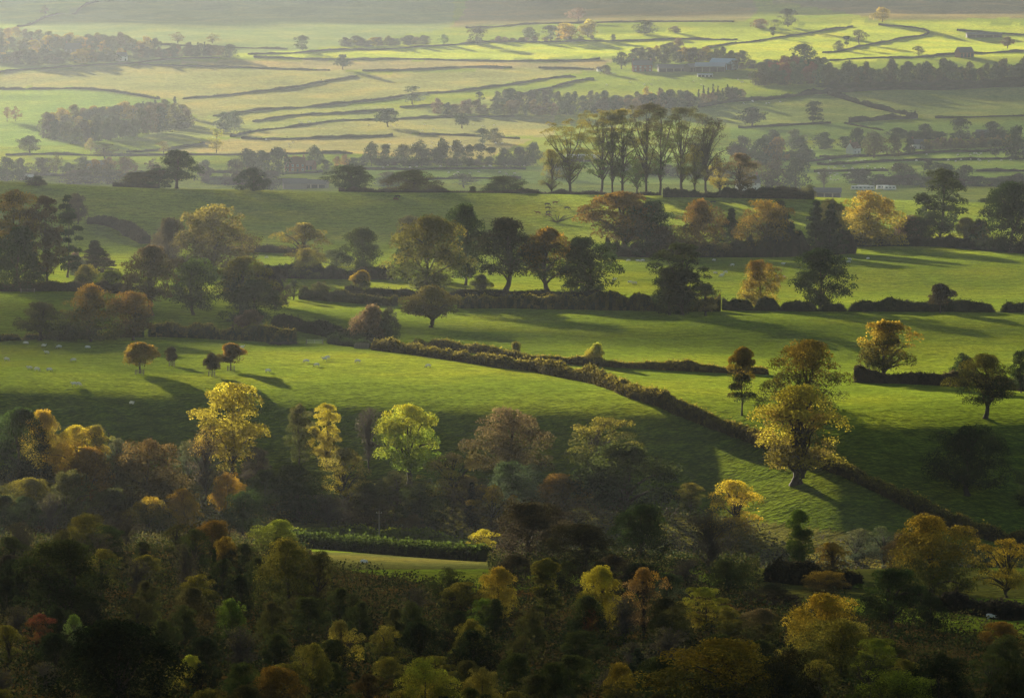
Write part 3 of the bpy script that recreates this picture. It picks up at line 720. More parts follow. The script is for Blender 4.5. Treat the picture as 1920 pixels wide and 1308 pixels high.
def wood_top(px):     # highest row the wood's filler crowns may reach
    return float(np.interp(px, [0,200,400,520,600,700,900,1100,1300,1420,1600,1700,1800,1920], [905,925,960,985,1040,1085,1090,1110,1120,1150,1190,1180,1190,1180]))
nf = 0
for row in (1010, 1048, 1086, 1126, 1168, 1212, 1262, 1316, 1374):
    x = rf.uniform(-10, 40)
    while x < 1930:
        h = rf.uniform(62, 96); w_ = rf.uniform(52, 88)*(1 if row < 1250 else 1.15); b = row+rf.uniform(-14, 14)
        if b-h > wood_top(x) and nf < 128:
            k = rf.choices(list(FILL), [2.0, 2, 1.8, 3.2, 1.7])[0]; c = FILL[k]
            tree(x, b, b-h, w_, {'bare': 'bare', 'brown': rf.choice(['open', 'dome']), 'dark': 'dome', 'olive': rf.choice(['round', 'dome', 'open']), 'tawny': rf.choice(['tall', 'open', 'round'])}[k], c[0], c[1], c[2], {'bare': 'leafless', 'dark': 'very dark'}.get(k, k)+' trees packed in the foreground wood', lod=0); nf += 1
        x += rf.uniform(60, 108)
# undergrowth on the wood floor
def undergrowth():
    rng = np.random.default_rng(5); n = 300000
    Y = rng.uniform(400, 745, n); x = rng.uniform(-.16, .16, n)*Y
    dp = Y*cp; z = zf(x, Y); PX = 960+x/(Y*cp-z*sp)*F; PY = 654+F*(-(Y*sp+z*cp)/(Y*cp-z*sp))
    ok = (PY > np.interp(PX, [0,200,400,540,600,900,1000,1300,1420,1640,1880,1920], [960,965,970,985,1068,1104,1085,1082,1120,1145,1182,1200]))
    ok |= (PY > 1000) & (PY < 1112) & (PX > 925+12*np.sin(PY/9)) & (PX < 1425)
    x, Y, z = x[ok], Y[ok], z[ok]; n = len(x)
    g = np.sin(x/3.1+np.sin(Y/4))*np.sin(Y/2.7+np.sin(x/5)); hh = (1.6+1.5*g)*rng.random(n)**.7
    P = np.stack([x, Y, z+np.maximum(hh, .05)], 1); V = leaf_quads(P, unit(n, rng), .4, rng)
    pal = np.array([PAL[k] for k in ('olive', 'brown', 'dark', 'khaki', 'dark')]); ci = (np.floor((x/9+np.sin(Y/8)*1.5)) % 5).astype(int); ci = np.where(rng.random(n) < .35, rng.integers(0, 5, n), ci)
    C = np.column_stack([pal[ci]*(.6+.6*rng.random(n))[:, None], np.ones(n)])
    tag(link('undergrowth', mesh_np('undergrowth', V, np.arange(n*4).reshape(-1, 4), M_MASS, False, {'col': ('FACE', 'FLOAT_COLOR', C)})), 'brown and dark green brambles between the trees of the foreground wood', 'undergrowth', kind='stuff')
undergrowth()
def brushwood():       # shaded scrub on the bank of the stream
    rng = np.random.default_rng(6); n = 90000
    Y = rng.uniform(700, 812, n); x = rng.uniform(-.15, .15, n)*Y; z = zf(x, Y)
    PX = 960+x/(Y*cp-z*sp)*F; PY = 654+F*(-(Y*sp+z*cp)/(Y*cp-z*sp))
    lo = np.interp(PX, [0,340,520,900,1280,1500,1700,1920], [880,885,900,915,965,1030,1050,1075]); hi = np.interp(PX, [0,520,560,900,1000,1300,1920], [1000,985,985,1020,1070,1100,1140])
    ok = (PY > lo+14*np.sin(PX/23)) & (PY < hi); x, Y, z = x[ok], Y[ok], z[ok]; n = len(x)
    hh = (2.2+1.8*np.sin(x/3.7+np.sin(Y/5))*np.sin(Y/3.1))*rng.random(n)**.8
    P = np.stack([x, Y, z+np.maximum(hh, .05)], 1); V = leaf_quads(P, unit(n, rng), .5, rng)
    pal = np.array([PAL[k] for k in ('plum', 'grey', 'olive', 'khaki', 'sage')]); ci = rng.integers(0, 5, n)
    C = np.column_stack([pal[ci]*(.6+.6*rng.random(n))[:, None], np.ones(n)])
    tag(link('scrub', mesh_np('scrub', V, np.arange(n*4).reshape(-1, 4), M_MASS, False, {'col': ('FACE', 'FLOAT_COLOR', C)})), 'grey brown scrub along the stream bank under the yellow trees', 'scrub', kind='stuff')
brushwood()

# ------------------------------------------------------------------ hedges
H_ = hedge
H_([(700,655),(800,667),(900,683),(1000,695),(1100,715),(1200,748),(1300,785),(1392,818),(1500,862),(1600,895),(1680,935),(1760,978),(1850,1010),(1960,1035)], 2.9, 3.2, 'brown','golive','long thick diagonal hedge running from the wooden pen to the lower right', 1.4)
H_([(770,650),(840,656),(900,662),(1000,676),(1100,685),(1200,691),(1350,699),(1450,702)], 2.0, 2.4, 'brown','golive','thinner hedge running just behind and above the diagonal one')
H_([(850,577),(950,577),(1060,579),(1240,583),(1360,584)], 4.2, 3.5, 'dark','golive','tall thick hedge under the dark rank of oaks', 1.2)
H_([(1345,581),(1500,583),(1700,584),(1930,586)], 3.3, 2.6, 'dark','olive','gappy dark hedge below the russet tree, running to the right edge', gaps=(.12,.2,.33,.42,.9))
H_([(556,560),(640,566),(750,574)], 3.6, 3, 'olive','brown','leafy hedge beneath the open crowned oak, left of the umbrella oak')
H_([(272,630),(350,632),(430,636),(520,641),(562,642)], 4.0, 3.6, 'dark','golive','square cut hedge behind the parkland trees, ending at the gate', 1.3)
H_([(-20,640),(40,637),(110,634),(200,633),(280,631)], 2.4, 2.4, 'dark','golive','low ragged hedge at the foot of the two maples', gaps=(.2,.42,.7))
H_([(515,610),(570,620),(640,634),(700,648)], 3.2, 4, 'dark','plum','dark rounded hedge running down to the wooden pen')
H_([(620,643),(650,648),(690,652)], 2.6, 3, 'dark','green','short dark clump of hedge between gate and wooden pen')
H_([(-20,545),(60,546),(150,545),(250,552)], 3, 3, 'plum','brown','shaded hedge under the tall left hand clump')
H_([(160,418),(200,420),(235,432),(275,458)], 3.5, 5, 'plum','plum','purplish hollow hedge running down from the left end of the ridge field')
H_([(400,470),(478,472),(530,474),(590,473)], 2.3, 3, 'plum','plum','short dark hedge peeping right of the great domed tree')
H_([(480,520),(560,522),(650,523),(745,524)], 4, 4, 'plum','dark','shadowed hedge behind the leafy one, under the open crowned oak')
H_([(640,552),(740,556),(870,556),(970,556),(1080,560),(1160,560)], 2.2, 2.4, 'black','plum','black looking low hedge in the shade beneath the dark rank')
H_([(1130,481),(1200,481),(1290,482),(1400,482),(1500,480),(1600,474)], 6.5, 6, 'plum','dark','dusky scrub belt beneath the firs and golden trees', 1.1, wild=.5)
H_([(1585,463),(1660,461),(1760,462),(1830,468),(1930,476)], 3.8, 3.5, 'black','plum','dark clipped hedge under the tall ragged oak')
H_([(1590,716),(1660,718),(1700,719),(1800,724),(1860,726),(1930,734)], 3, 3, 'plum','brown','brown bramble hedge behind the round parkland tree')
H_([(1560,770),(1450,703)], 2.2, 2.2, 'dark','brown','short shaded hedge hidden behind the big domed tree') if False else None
H_([(520,1022),(560,1026),(620,1030),(700,1037),(800,1045),(920,1053)], 2.9, 3.4, 'black','sunlit_green','sunlit clipped hedge along the top of the small meadow', 1.6, flat=True)  # near-black sides and bright top are shade and sunlight put into the colour
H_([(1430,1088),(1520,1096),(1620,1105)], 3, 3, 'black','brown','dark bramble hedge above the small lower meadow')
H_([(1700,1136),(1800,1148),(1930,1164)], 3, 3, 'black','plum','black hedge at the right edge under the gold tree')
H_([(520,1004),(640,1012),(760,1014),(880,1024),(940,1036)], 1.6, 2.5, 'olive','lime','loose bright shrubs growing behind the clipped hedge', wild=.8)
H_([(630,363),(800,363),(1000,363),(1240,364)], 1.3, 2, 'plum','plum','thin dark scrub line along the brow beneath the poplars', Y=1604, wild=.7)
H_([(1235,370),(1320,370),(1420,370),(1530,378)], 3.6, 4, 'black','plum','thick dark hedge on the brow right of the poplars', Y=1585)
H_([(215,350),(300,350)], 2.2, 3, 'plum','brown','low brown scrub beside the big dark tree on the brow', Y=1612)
# far hedges
FH = [
 ([(-30,140),(60,131),(130,125),(235,121),(300,113),(440,108)], 'hedge at the foot of the far left village wood'),
 ([(235,121),(400,127),(520,130),(645,133)], 'hedge dividing pale field from stubble strip right of the white cottage'),
 ([(-30,169),(80,165),(150,165),(240,175),(315,189)], 'curving hedge above the big green field on the far left'),
 ([(320,189),(450,176),(560,164),(640,151),(678,140)], 'rising hedge from the little firs up to the twin crowned tree'),
 ([(370,220),(470,210),(640,194),(760,181),(900,166),(1000,153),(1095,143)], 'longest rising hedge across the middle of the far slope'),
 ([(455,231),(640,212),(760,205)], 'faint hedge between the far wood and the lone round oak'),
 ([(425,259),(470,246),(560,235),(640,228),(720,222),(1000,218)], 'wavy hedge passing behind the lone round oak'),
 ([(430,260),(640,259),(755,253)], 'straight hedge below the lone round oak, left piece'),
 ([(768,252),(900,256),(985,262)], 'straight hedge below the lone small oak, right piece'),
 ([(-30,294),(200,292),(420,291),(640,289),(700,289)], 'low hedge along the near side of the tan field'),
 ([(220,287),(290,285),(330,277),(395,268)], 'short bending hedge left of the pale green tree'),
 ([(445,108),(560,110),(640,113),(900,115),(1040,117),(1150,109)], 'dark hedge under the long lit green strip'),
 ([(440,104),(560,97),(640,97),(760,90),(860,83),(1000,79),(1200,77),(1410,74)], 'hedge along the top of the long lit green strip'),
 ([(660,135),(800,130),(980,128)], 'hedge under the stubble strip, left of its gap'),
 ([(1002,128),(1060,128),(1120,131)], 'hedge under the stubble strip, right of its gap'),
 ([(750,202),(830,196)], 'tiny stub of hedge left of the small dark thorn tree'),
 ([(905,191),(1000,173),(1050,160),(1125,148)], 'hedge climbing from the small dark thorn tree to the farm'),
 ([(30,52),(90,32),(165,8),(210,-8)], 'diagonal hedge in the top left corner'),
 ([(260,83),(430,89),(555,93)], 'hedge behind the two pale trees right of the village'),
 ([(850,54),(960,48),(1100,42),(1280,41),(1400,42)], 'hedge under the pinkish ploughed field at the top'),
 ([(1300,93),(1350,88),(1420,75),(1490,68),(1540,60),(1612,48)], 'crooked hedge through the brightest fields at the upper right'),
 ([(1625,46),(1700,51),(1775,56),(1700,71),(1620,86),(1530,101)], 'zigzag hedge in the brightest field beside the lit thorn trees'),
 ([(1530,116),(1700,109),(1920,97),(1950,96)], 'hedge along the lower side of the brightest fields'),
 ([(1785,57),(1850,62),(1950,68)], 'short hedge near the right edge of the brightest field'),
 ([(1545,175),(1590,190),(1640,203),(1730,221)], 'bold dark hedge slanting down below the right hand tree belt'),
 ([(1728,221),(1650,226),(1580,231)], 'hedge closing the corner of the bold slanting one'),
 ([(1580,231),(1620,239),(1660,246)], 'short slanting hedge above the dark valley trees'),
 ([(1740,222),(1850,220),(1950,218)], 'gappy level hedge reaching the right edge'),
 ([(1290,205),(1420,188),(1540,175),(1700,168),(1950,162)], 'thick hedge at the base of the right hand tree belt'),
 ([(1370,241),(1430,239),(1570,231)], 'hedge under the two round oaks on the right slope'),
 ([(1500,294),(1620,298),(1740,286),(1950,275)], 'hedge above the highest sheep dotted valley field'),
 ([(1505,309),(1640,304),(1800,300),(1950,300)], 'hedge between the two sheep dotted valley fields'),
 ([(1512,323),(1600,322),(1672,321)], 'clipped hedge below the sheep dotted valley fields'),
 ([(1830,322),(1950,322)], 'clipped hedge at the right edge of the valley'),
 ([(1490,305),(1560,298),(1640,292)], 'slanting hedge at the left of the sheep dotted fields'),
 ([(685,308),(850,306),(1010,306)], 'double hedge line behind the matched pair, upper'),
 ([(640,318),(850,318),(1010,319)], 'double hedge line behind the matched pair, lower'),
 ([(375,323),(450,326),(620,322)], 'hedge below the brick farmhouse in the valley'),
 ([(700,342),(860,334),(1000,335)], 'lowest hedge seen between the brow trees'),
 ([(1360,285),(1420,290),(1500,286)], 'dull hedge in the shaded valley left of the sheep fields'),
 ([(-30,325),(60,327),(220,336)], 'hedge at the near edge of the valley on the far left'),
]
for k, (p, l) in enumerate(FH): hedge(p, 1.35 if k not in (24, 25, 28) else 3.0, 1.9, 'plum','dark', l, far=True, group='hazy hedges of the far fields', Y=None)
# ------------------------------------------------------------------ far trees and woods
GQ = 'lone trees among the far fields'
for a in [
 (567,95,67,30,'round','dark','olive','lone dark round tree at the top edge of the lit strip'),
 (643,131,102,28,'oak','dark','dark','dark twin crowned tree at the join of two hedges'),
 (775,198,160,44,'open','sage','olive','loose limbed grey green tree on the longest hedge'),
 (727,238,203,46,'oak','dark','dark','lone round oak in the pale field left of the small one'),
 (866,241,211,34,'umbrella','dark','dark','lone small flat topped oak in the pale field'),
 (895,82,53,38,'round','olive','khaki','round tree in the top hedge left of the golden group'),
 (832,84,64,20,'round','bright','sage','small fresh green tree in the top hedge'),
 (899,192,172,16,'round','dark','dark','small dark thorn tree at the end of the climbing hedge'),
 (56,291,254,48,'oak','olive','dark','spreading oak in front of the far left wood'),
 (405,290,239,38,'open','golive','lime','pale yellow green tree with slender trunk in the tan field'),
 (420,250,211,44,'dome','sage','dark','left of two grey trees at the fork of the wavy hedge'),
 (440,240,208,34,'dome','sage','dark','right of two grey trees at the fork of the wavy hedge'),
 (307,290,264,28,'open','khaki','golive','faint pale tree right of the brown mound tree'),
 (197,298,270,58,'open','brown','olive','brown arching mound of a tree in the valley on the left'),
 (170,290,258,18,'open','khaki','golive','thin pale tree behind the brown mound tree'),
 (1032,76,48,34,'round','sage','olive','grey green tree at the left of the golden group'),
 (1060,74,43,44,'dome','gold','yellow','pale golden tree, left of the golden group'),
 (1062,70,42,34,'round','brown','olive','brown shaded tree in the middle of the golden group'),
 (1103,70,36,42,'round','golive','yellow','bright golden round tree at the right of the golden group'),
 (1083,42,14,38,'open','pink','tan','faded pink brown tree above the golden group'),
 (992,76,50,28,'round','sage','khaki','hazy tree left of the golden group'),
 (1210,63,40,42,'dome','sage','olive','hazy dome of a tree above the lit strip'),
 (1266,62,49,24,'dome','brown','tan','small hazy brown dome right of the larger hazy dome'),
 (1477,50,17,38,'round','olive','dark','dark round tree on the skyline of the brightest field'),
 (1654,42,13,31,'round','golive','gold','small golden round tree on the skyline of the brightest field'),
 (1426,53,35,32,'dome','rust','orange','rust red dome beside the dark round skyline tree'),
 (1453,52,37,26,'round','lime','olive','pale green tree between the rust dome and the dark round one'),
 (1449,70,51,12,'column','dark','dark','dark upright thorn on the crooked hedge'),
 (1611,82,55,32,'open','brown','olive','brown lit tree on the zigzag hedge'),
 (1588,88,68,14,'column','dark','dark','small dark upright tree beside the brown lit one'),
 (1573,94,76,20,'dome','olive','khaki','low olive bush on the zigzag hedge'),
 (1508,122,83,48,'dome','dark','dark','large dark tree above the reddish wood'),
 (1488,120,100,22,'conifer','dark','dark','dark little fir left of the large dark tree'),
 (1723,108,86,26,'open','olive','brown','small ragged tree on the lower edge of the brightest field'),
 (1889,91,68,24,'oak','rust','brown','small reddish tree near the right edge in the brightest field'),
 (1273,92,70,20,'oak','rust','pink','pinkish tree standing above the hillside farm'),
 (1150,78,65,10,'column','dark','dark','tiny dark thorn on the hedge left of the pinkish tree'),
 (1205,100,90,6,'conifer','dark','dark','tiny pointed fir left of the hillside farm'),
 (1165,130,96,32,'oak','dark','olive','dark round tree left of the hillside farmhouse'),
 (1137,140,122,22,'dome','brown','olive','low brown dome at the left end of the hillside farm'),
 (1367,124,103,30,'round','olive','dark','round green tree right of the blue roofed barn'),
 (1444,126,112,40,'dome','gold','brown','golden edged dome between farm and reddish wood'),
 (1410,239,200,52,'oak','dark','dark','wider of the two round oaks on the right slope'),
 (1525,232,189,42,'tall','dark','dark','narrower ragged oak on the right slope'),
 (14,228,200,18,'open','rust','tan','left of two faded orange trees at the left edge'),
 (29,228,199,20,'open','rust','tan','right of two faded orange trees at the left edge'),
 (431,108,83,28,'dome','dark','dark','dark round tree at the right end of the village wood'),
 (333,82,60,30,'open','khaki','tan','left of two pale trees behind the village wood'),
 (398,82,63,28,'open','khaki','golive','right of two pale trees behind the village wood'),
 (85,30,10,16,'open','brown','tan','tiny brown tree on the diagonal hedge in the top left corner'),
 (328,200,182,12,'conifer','dark','dark','little dark fir at the junction of the curving hedge'),
 (291,202,188,12,'conifer','dark','dark','middle little fir above the far left wood'),
 (268,202,190,10,'conifer','dark','dark','leftmost little fir above the far left wood'),
 (1043,335,300,44,'dome','sage','grey','hazy tree glimpsed behind the first poplar'),
 (1545,352,315,44,'bare','khaki','grey','misty leafless tree in the green valley field'),
]: T(*a, group=GQ, Y=None, lod=(0 if a[4] == 'bare' else None))
# valley trees behind the ridge, each its own tree
ORD = ['first','second','third','fourth','fifth','sixth','seventh','eighth','ninth','tenth','eleventh','twelfth','thirteenth','fourteenth','fifteenth','sixteenth','seventeenth','eighteenth','nineteenth','twentieth']
def belt(where, grp, items):
    items = sorted(items, key=lambda a: a[0])
    for k, (px, base, top, w, kind, c1, c2, col) in enumerate(items):
        tree(px, base, top, w, kind, c1, c2, '%s, %s from left, %s' % (col, ORD[k], where), grp)
belt('far left valley belt', 'valley belt left', [
 (12,340,294,42,'dome','dark','dark','dark round tree'), (38,338,296,34,'dome','dark','plum','dark round tree'), (78,330,296,44,'dome','plum','brown','brownish tree'), (105,330,286,24,'open','khaki','olive','pale thin tree'),
 (128,332,305,34,'dome','dark','sage','dark bush like tree'), (155,330,294,40,'dome','olive','sage','grey olive tree'), (178,332,298,26,'dome','brown','orange','orange topped tree'), (205,330,294,30,'dome','brown','orange','orange brown tree'),
 (236,332,294,48,'dome','rust','rust','russet domed tree'), (150,345,318,80,'dome','plum','plum','low purplish tree'), (205,345,318,70,'dome','plum','brown','low brownish tree'), (262,345,320,50,'dome','sage','plum','low hazy tree'), (288,335,296,30,'open','plum','rust','hazy reddish tree'), (68,348,330,44,'dome','plum','dark','dusky low tree')])
belt('valley clump left of the matched pair', 'valley clump centre left', [
 (385,340,300,36,'dome','plum','sage','hazy thin tree'), (443,345,299,44,'dome','brown','olive','brown tree'), (465,330,278,40,'dome','dark','dark','dark tree'), (490,330,282,50,'dome','sage','dark','grey green tree'), (522,330,277,44,'dome','dark','dark','dark pointed tree'),
 (475,358,314,60,'dome','dark','dark','low dark tree'), (505,355,320,46,'dome','dark','plum','low dusky tree'), (555,312,292,32,'dome','orange','brown','orange tree'), (590,316,273,36,'round','sage','green','grey green round tree'), (612,318,300,20,'dome','dark','dark','small dark tree'), (632,312,293,14,'dome','orange','tan','small orange tree'), (647,310,290,18,'dome','orange','tan','small tan tree')])
belt('valley row behind the matched pair', 'valley row centre', [
 (697,312,266,34,'round','sage','olive','grey green tree'), (723,312,271,20,'column','sage','dark','slim tree'), (757,312,270,40,'round','sage','khaki','pale round tree'), (790,312,263,44,'round','dark','sage','dark tree'), (828,312,259,40,'round','dark','dark','tallest dark tree'),
 (857,312,262,34,'dome','sage','khaki','pale tree'), (880,312,272,26,'round','dark','dark','dark tree'), (900,310,270,22,'column','dark','sage','narrow dark tree'), (922,310,276,20,'column','sage','dark','small grey tree'), (945,312,278,36,'dome','dark','dark','dark bushy tree'),
 (975,312,275,36,'dome','dark','plum','dark bushy tree'), (1000,310,265,28,'round','dark','sage','dark round tree'), (905,270,241,28,'round','sage','olive','grey tree above the row'), (928,268,240,30,'dome','khaki','sage','paler tree above the row'), (728,350,322,54,'dome','sage','khaki','low pale tree'), (870,352,325,60,'open','sage','grey','misty open tree')])
belt('misty valley trees right of the poplars', 'valley trees right', [
 (1392,300,255,40,'dome','plum','dark','dusky tree'), (1430,310,258,50,'dome','dark','dark','dark tree'), (1448,285,243,40,'dome','dark','sage','grey tree'), (1457,312,258,40,'dome','brown','orange','orange topped tree'), (1490,280,242,36,'dome','sage','olive','pale grey tree'),
 (1500,300,256,44,'dome','sage','green','round grey green tree'), (1545,280,248,44,'dome','dark','dark','dark tree'), (1585,278,256,30,'dome','dark','sage','dark bush like tree'), (1608,285,240,34,'dome','dark','dark','dark upright tree'), (1638,296,246,52,'round','khaki','sage','large pale green tree'),
 (1678,294,254,30,'dome','brown','dark','brown tree'), (1705,290,250,28,'conifer','dark','dark','dark fir'), (1680,262,240,34,'dome','dark','dark','dark low tree'), (1735,262,232,34,'dome','dark','sage','dark coppice edge tree'), (1800,262,222,40,'round','sage','dark','grey round tree'), (1862,262,228,36,'dome','dark','sage','dark tree'), (1906,300,236,44,'dome','dark','dark','dark tree at the picture edge'), (1867,298,262,26,'column','dark','sage','narrow dark tree')])
belt('nearer misty clumps behind the right brow', 'valley clumps near right', [
 (1415,350,300,50,'open','khaki','tan','pale thin tree'), (1450,355,303,56,'dome','plum','brown','brownish tree'), (1492,358,297,56,'dome','sage','dark','tall grey tree'), (1400,352,318,40,'dome','sage','khaki','low pale tree'), (1690,345,305,64,'dome','sage','khaki','rounded pale tree'),
 (1742,318,299,24,'dome','dark','plum','small dark tree'), (1765,345,306,70,'dome','sage','dark','wide grey tree'), (1808,348,310,40,'dome','sage','plum','upright grey tree'), (1900,350,330,60,'dome','plum','plum','low dusky tree'), (1470,372,350,80,'dome','plum','grey','low bare thicket tree'), (1517,372,346,30,'dome','khaki','sage','pale bush like tree')])
# woods that read as one mass
MI = mass_items
A_ = [('olive','khaki'),('olive','golive'),('brown','tan'),('sage','khaki'),('golive','gold')]; D_ = [('dark','sage'),('dark','olive'),('plum','brown')]
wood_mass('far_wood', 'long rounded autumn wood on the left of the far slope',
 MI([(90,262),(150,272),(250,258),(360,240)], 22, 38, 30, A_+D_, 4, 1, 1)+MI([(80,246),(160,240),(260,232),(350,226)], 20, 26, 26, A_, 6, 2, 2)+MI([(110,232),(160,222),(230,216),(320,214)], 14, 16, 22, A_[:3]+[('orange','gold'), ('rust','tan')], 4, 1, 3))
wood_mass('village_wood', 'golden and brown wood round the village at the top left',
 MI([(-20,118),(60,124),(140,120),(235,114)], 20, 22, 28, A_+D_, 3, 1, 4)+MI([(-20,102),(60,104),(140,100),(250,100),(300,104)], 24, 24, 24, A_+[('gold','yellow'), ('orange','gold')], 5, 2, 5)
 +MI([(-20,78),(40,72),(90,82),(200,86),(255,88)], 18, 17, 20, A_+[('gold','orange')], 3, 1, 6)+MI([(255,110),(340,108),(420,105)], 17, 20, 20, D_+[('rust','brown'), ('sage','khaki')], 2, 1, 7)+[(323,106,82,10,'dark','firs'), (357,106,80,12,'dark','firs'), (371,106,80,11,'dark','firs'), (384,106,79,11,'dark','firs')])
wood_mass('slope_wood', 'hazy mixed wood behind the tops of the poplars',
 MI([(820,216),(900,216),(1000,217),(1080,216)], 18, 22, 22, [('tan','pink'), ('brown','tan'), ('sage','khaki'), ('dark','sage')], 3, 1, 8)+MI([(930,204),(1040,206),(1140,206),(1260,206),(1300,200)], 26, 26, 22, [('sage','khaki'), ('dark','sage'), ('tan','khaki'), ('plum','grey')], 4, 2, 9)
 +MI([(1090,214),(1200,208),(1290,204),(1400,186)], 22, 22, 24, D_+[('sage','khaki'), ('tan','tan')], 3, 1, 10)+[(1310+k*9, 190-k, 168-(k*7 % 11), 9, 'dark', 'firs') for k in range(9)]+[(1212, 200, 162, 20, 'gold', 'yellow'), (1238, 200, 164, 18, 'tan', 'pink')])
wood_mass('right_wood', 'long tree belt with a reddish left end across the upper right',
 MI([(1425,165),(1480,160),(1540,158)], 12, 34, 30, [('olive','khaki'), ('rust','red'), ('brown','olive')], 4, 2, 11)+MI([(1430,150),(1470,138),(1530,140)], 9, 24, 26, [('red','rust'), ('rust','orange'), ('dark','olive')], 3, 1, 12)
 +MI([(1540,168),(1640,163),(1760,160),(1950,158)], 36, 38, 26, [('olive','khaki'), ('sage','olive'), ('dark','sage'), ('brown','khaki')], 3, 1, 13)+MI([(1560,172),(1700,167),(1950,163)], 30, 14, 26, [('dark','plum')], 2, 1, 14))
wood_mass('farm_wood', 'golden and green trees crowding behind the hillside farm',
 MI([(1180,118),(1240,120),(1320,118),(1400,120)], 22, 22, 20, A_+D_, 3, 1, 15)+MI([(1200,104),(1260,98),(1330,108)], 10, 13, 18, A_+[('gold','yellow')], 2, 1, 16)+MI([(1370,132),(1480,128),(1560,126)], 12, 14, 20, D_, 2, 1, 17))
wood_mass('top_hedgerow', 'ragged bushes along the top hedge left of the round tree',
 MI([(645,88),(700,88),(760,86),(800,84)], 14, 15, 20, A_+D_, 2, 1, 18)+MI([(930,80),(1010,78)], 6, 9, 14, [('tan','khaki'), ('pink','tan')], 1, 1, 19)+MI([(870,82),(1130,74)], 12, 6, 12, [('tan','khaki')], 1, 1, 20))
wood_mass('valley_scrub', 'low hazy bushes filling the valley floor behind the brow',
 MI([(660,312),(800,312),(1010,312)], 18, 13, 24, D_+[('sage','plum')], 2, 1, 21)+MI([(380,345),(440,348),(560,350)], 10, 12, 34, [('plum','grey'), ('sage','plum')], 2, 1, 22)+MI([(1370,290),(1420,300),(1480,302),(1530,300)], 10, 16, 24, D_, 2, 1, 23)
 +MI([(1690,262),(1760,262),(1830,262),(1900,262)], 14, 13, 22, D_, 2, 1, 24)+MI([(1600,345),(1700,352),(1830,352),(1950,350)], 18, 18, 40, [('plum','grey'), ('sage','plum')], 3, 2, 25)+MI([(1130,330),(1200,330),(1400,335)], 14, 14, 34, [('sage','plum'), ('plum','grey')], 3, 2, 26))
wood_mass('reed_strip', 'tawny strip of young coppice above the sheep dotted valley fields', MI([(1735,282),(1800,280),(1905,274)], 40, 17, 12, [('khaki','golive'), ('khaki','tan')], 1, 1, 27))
# ------------------------------------------------------------------ animals, buildings, small things
M_WOOL = simple('wool', (.82, .78, .70), .95, .15, 6); M_FACE = simple('dark_face', (.035, .03, .028), .9, .2, 6); M_FACEW = simple('pale_face', (.55, .48, .40), .9, .1, 6)
M_COWB = simple('black_hide', (.018, .016, .016), .6, .3, 3); M_COWR = simple('red_hide', (.13, .045, .022), .7, .25, 3)
def skin_mesh(name, pts, edges, rad, mats, face_from=None):
    me = bpy.data.meshes.new(name); me.from_pydata(pts, edges, []); o = bpy.data.objects.new(name, me); COL.objects.link(o)
    md = o.modifiers.new('s', 'SKIN'); md.use_smooth_shade = True
    for i, r in enumerate(rad): me.skin_vertices[0].data[i].radius = (r if not isinstance(r, tuple) else r[0], r if not isinstance(r, tuple) else r[1])
    me.skin_vertices[0].data[0].use_root = True
    o.modifiers.new('d', 'SUBSURF').levels = 1
    dg = bpy.context.evaluated_depsgraph_get(); dg.update(); m2 = bpy.data.meshes.new_from_object(o.evaluated_get(dg)); bpy.data.objects.remove(o)
    m2.materials.clear()
    for m in mats: m2.materials.append(m)
    for p in m2.polygons:
        p.use_smooth = True; c = p.center; p.material_index = 1 if face_from(c) else 0
    return m2
def beast(name, L, H, head_down, mats, cow=False, face=None):
    b = H*.62; w = H*(.26 if not cow else .2); s = L
    pts = [(0,0,b),(-.3*s,0,b+.02),(.28*s,0,b+.02),(-.42*s,0,b-.02),(.42*s,0,b+.03)]
    rad = [w*1.05, w, w*.95, w*.6, w*.6]; ed = [(0,1),(0,2),(1,3),(2,4)]
    if head_down: pts += [(.55*s,0,b*.55),(.62*s,0,b*.22),(.68*s,0,.06*H)]; 
    else: pts += [(.54*s,0,b+.22*H),(.64*s,0,b+.26*H),(.76*s,0,b+.18*H)]
    rad += [w*.42, w*.36, w*.2]; ed += [(4,5),(5,6),(6,7)]
    n = len(pts); hx, hz = pts[6][0], pts[6][2]
    pts += [(hx-.03*s, .13*H, hz+.06*H), (hx-.03*s, -.13*H, hz+.06*H)]; rad += [H*.03]*2; ed += [(6, n), (6, n+1)]      # ears
    for i, (x, y) in enumerate(((-.33,.12),(-.33,-.12),(.3,.12),(.3,-.12))):
        n = len(pts); src = 1 if x < 0 else 2
        pts += [(x*s, y*H, b*.62), (x*s+(.02 if x < 0 else -.01)*s, y*H, b*.3), (x*s, y*H, 0.0)]; lr = H*(.06 if not cow else .055)
        rad += [lr*1.5, lr*.8, lr*.75]; ed += [(src, n), (n, n+1), (n+1, n+2)]
    n = len(pts)
    pts += [(-.5*s, 0, b*.9), (-.5*s, 0, b*(.35 if cow else .6))]; rad += [H*.03, H*.025]; ed += [(3, n), (n, n+1)]
    ff = lambda c: (c[0] > pts[6][0]-.05*s or c[2] < b*.42) if face is None else face(c)
    return skin_mesh(name, pts, ed, rad, mats, ff)
SH = [beast('sheep_body', 1.25, .95, True, [M_WOOL, M_FACE]), beast('sheep_body', 1.25, .95, False, [M_WOOL, M_FACE]), beast('sheep_body', 1.3, .95, True, [M_WOOL, M_FACEW])]
CW = [beast('cow_body', 2.2, 1.45, True, [M_COWB, M_COWB], True), beast('cow_body', 2.2, 1.45, False, [M_COWR, M_COWR], True), beast('cow_body', 2.2, 1.45, True, [M_COWR, M_COWR], True)]
rs_ = random.Random(3)
def beast_at(me, name, px, py, label, grp, cat, rz=None, s=1.0, ymin=300):
    g = hit(px, py, ymin); o = link(name, me, loc=(g[0], g[1], g[2]-.03), rz=rs_.choice([0, 3.14])+rs_.uniform(-.6, .6) if rz is None else rz, scale=(s, s, s)); return tag(o, label, cat, grp)
GSH = 'sheep grazing the front field'
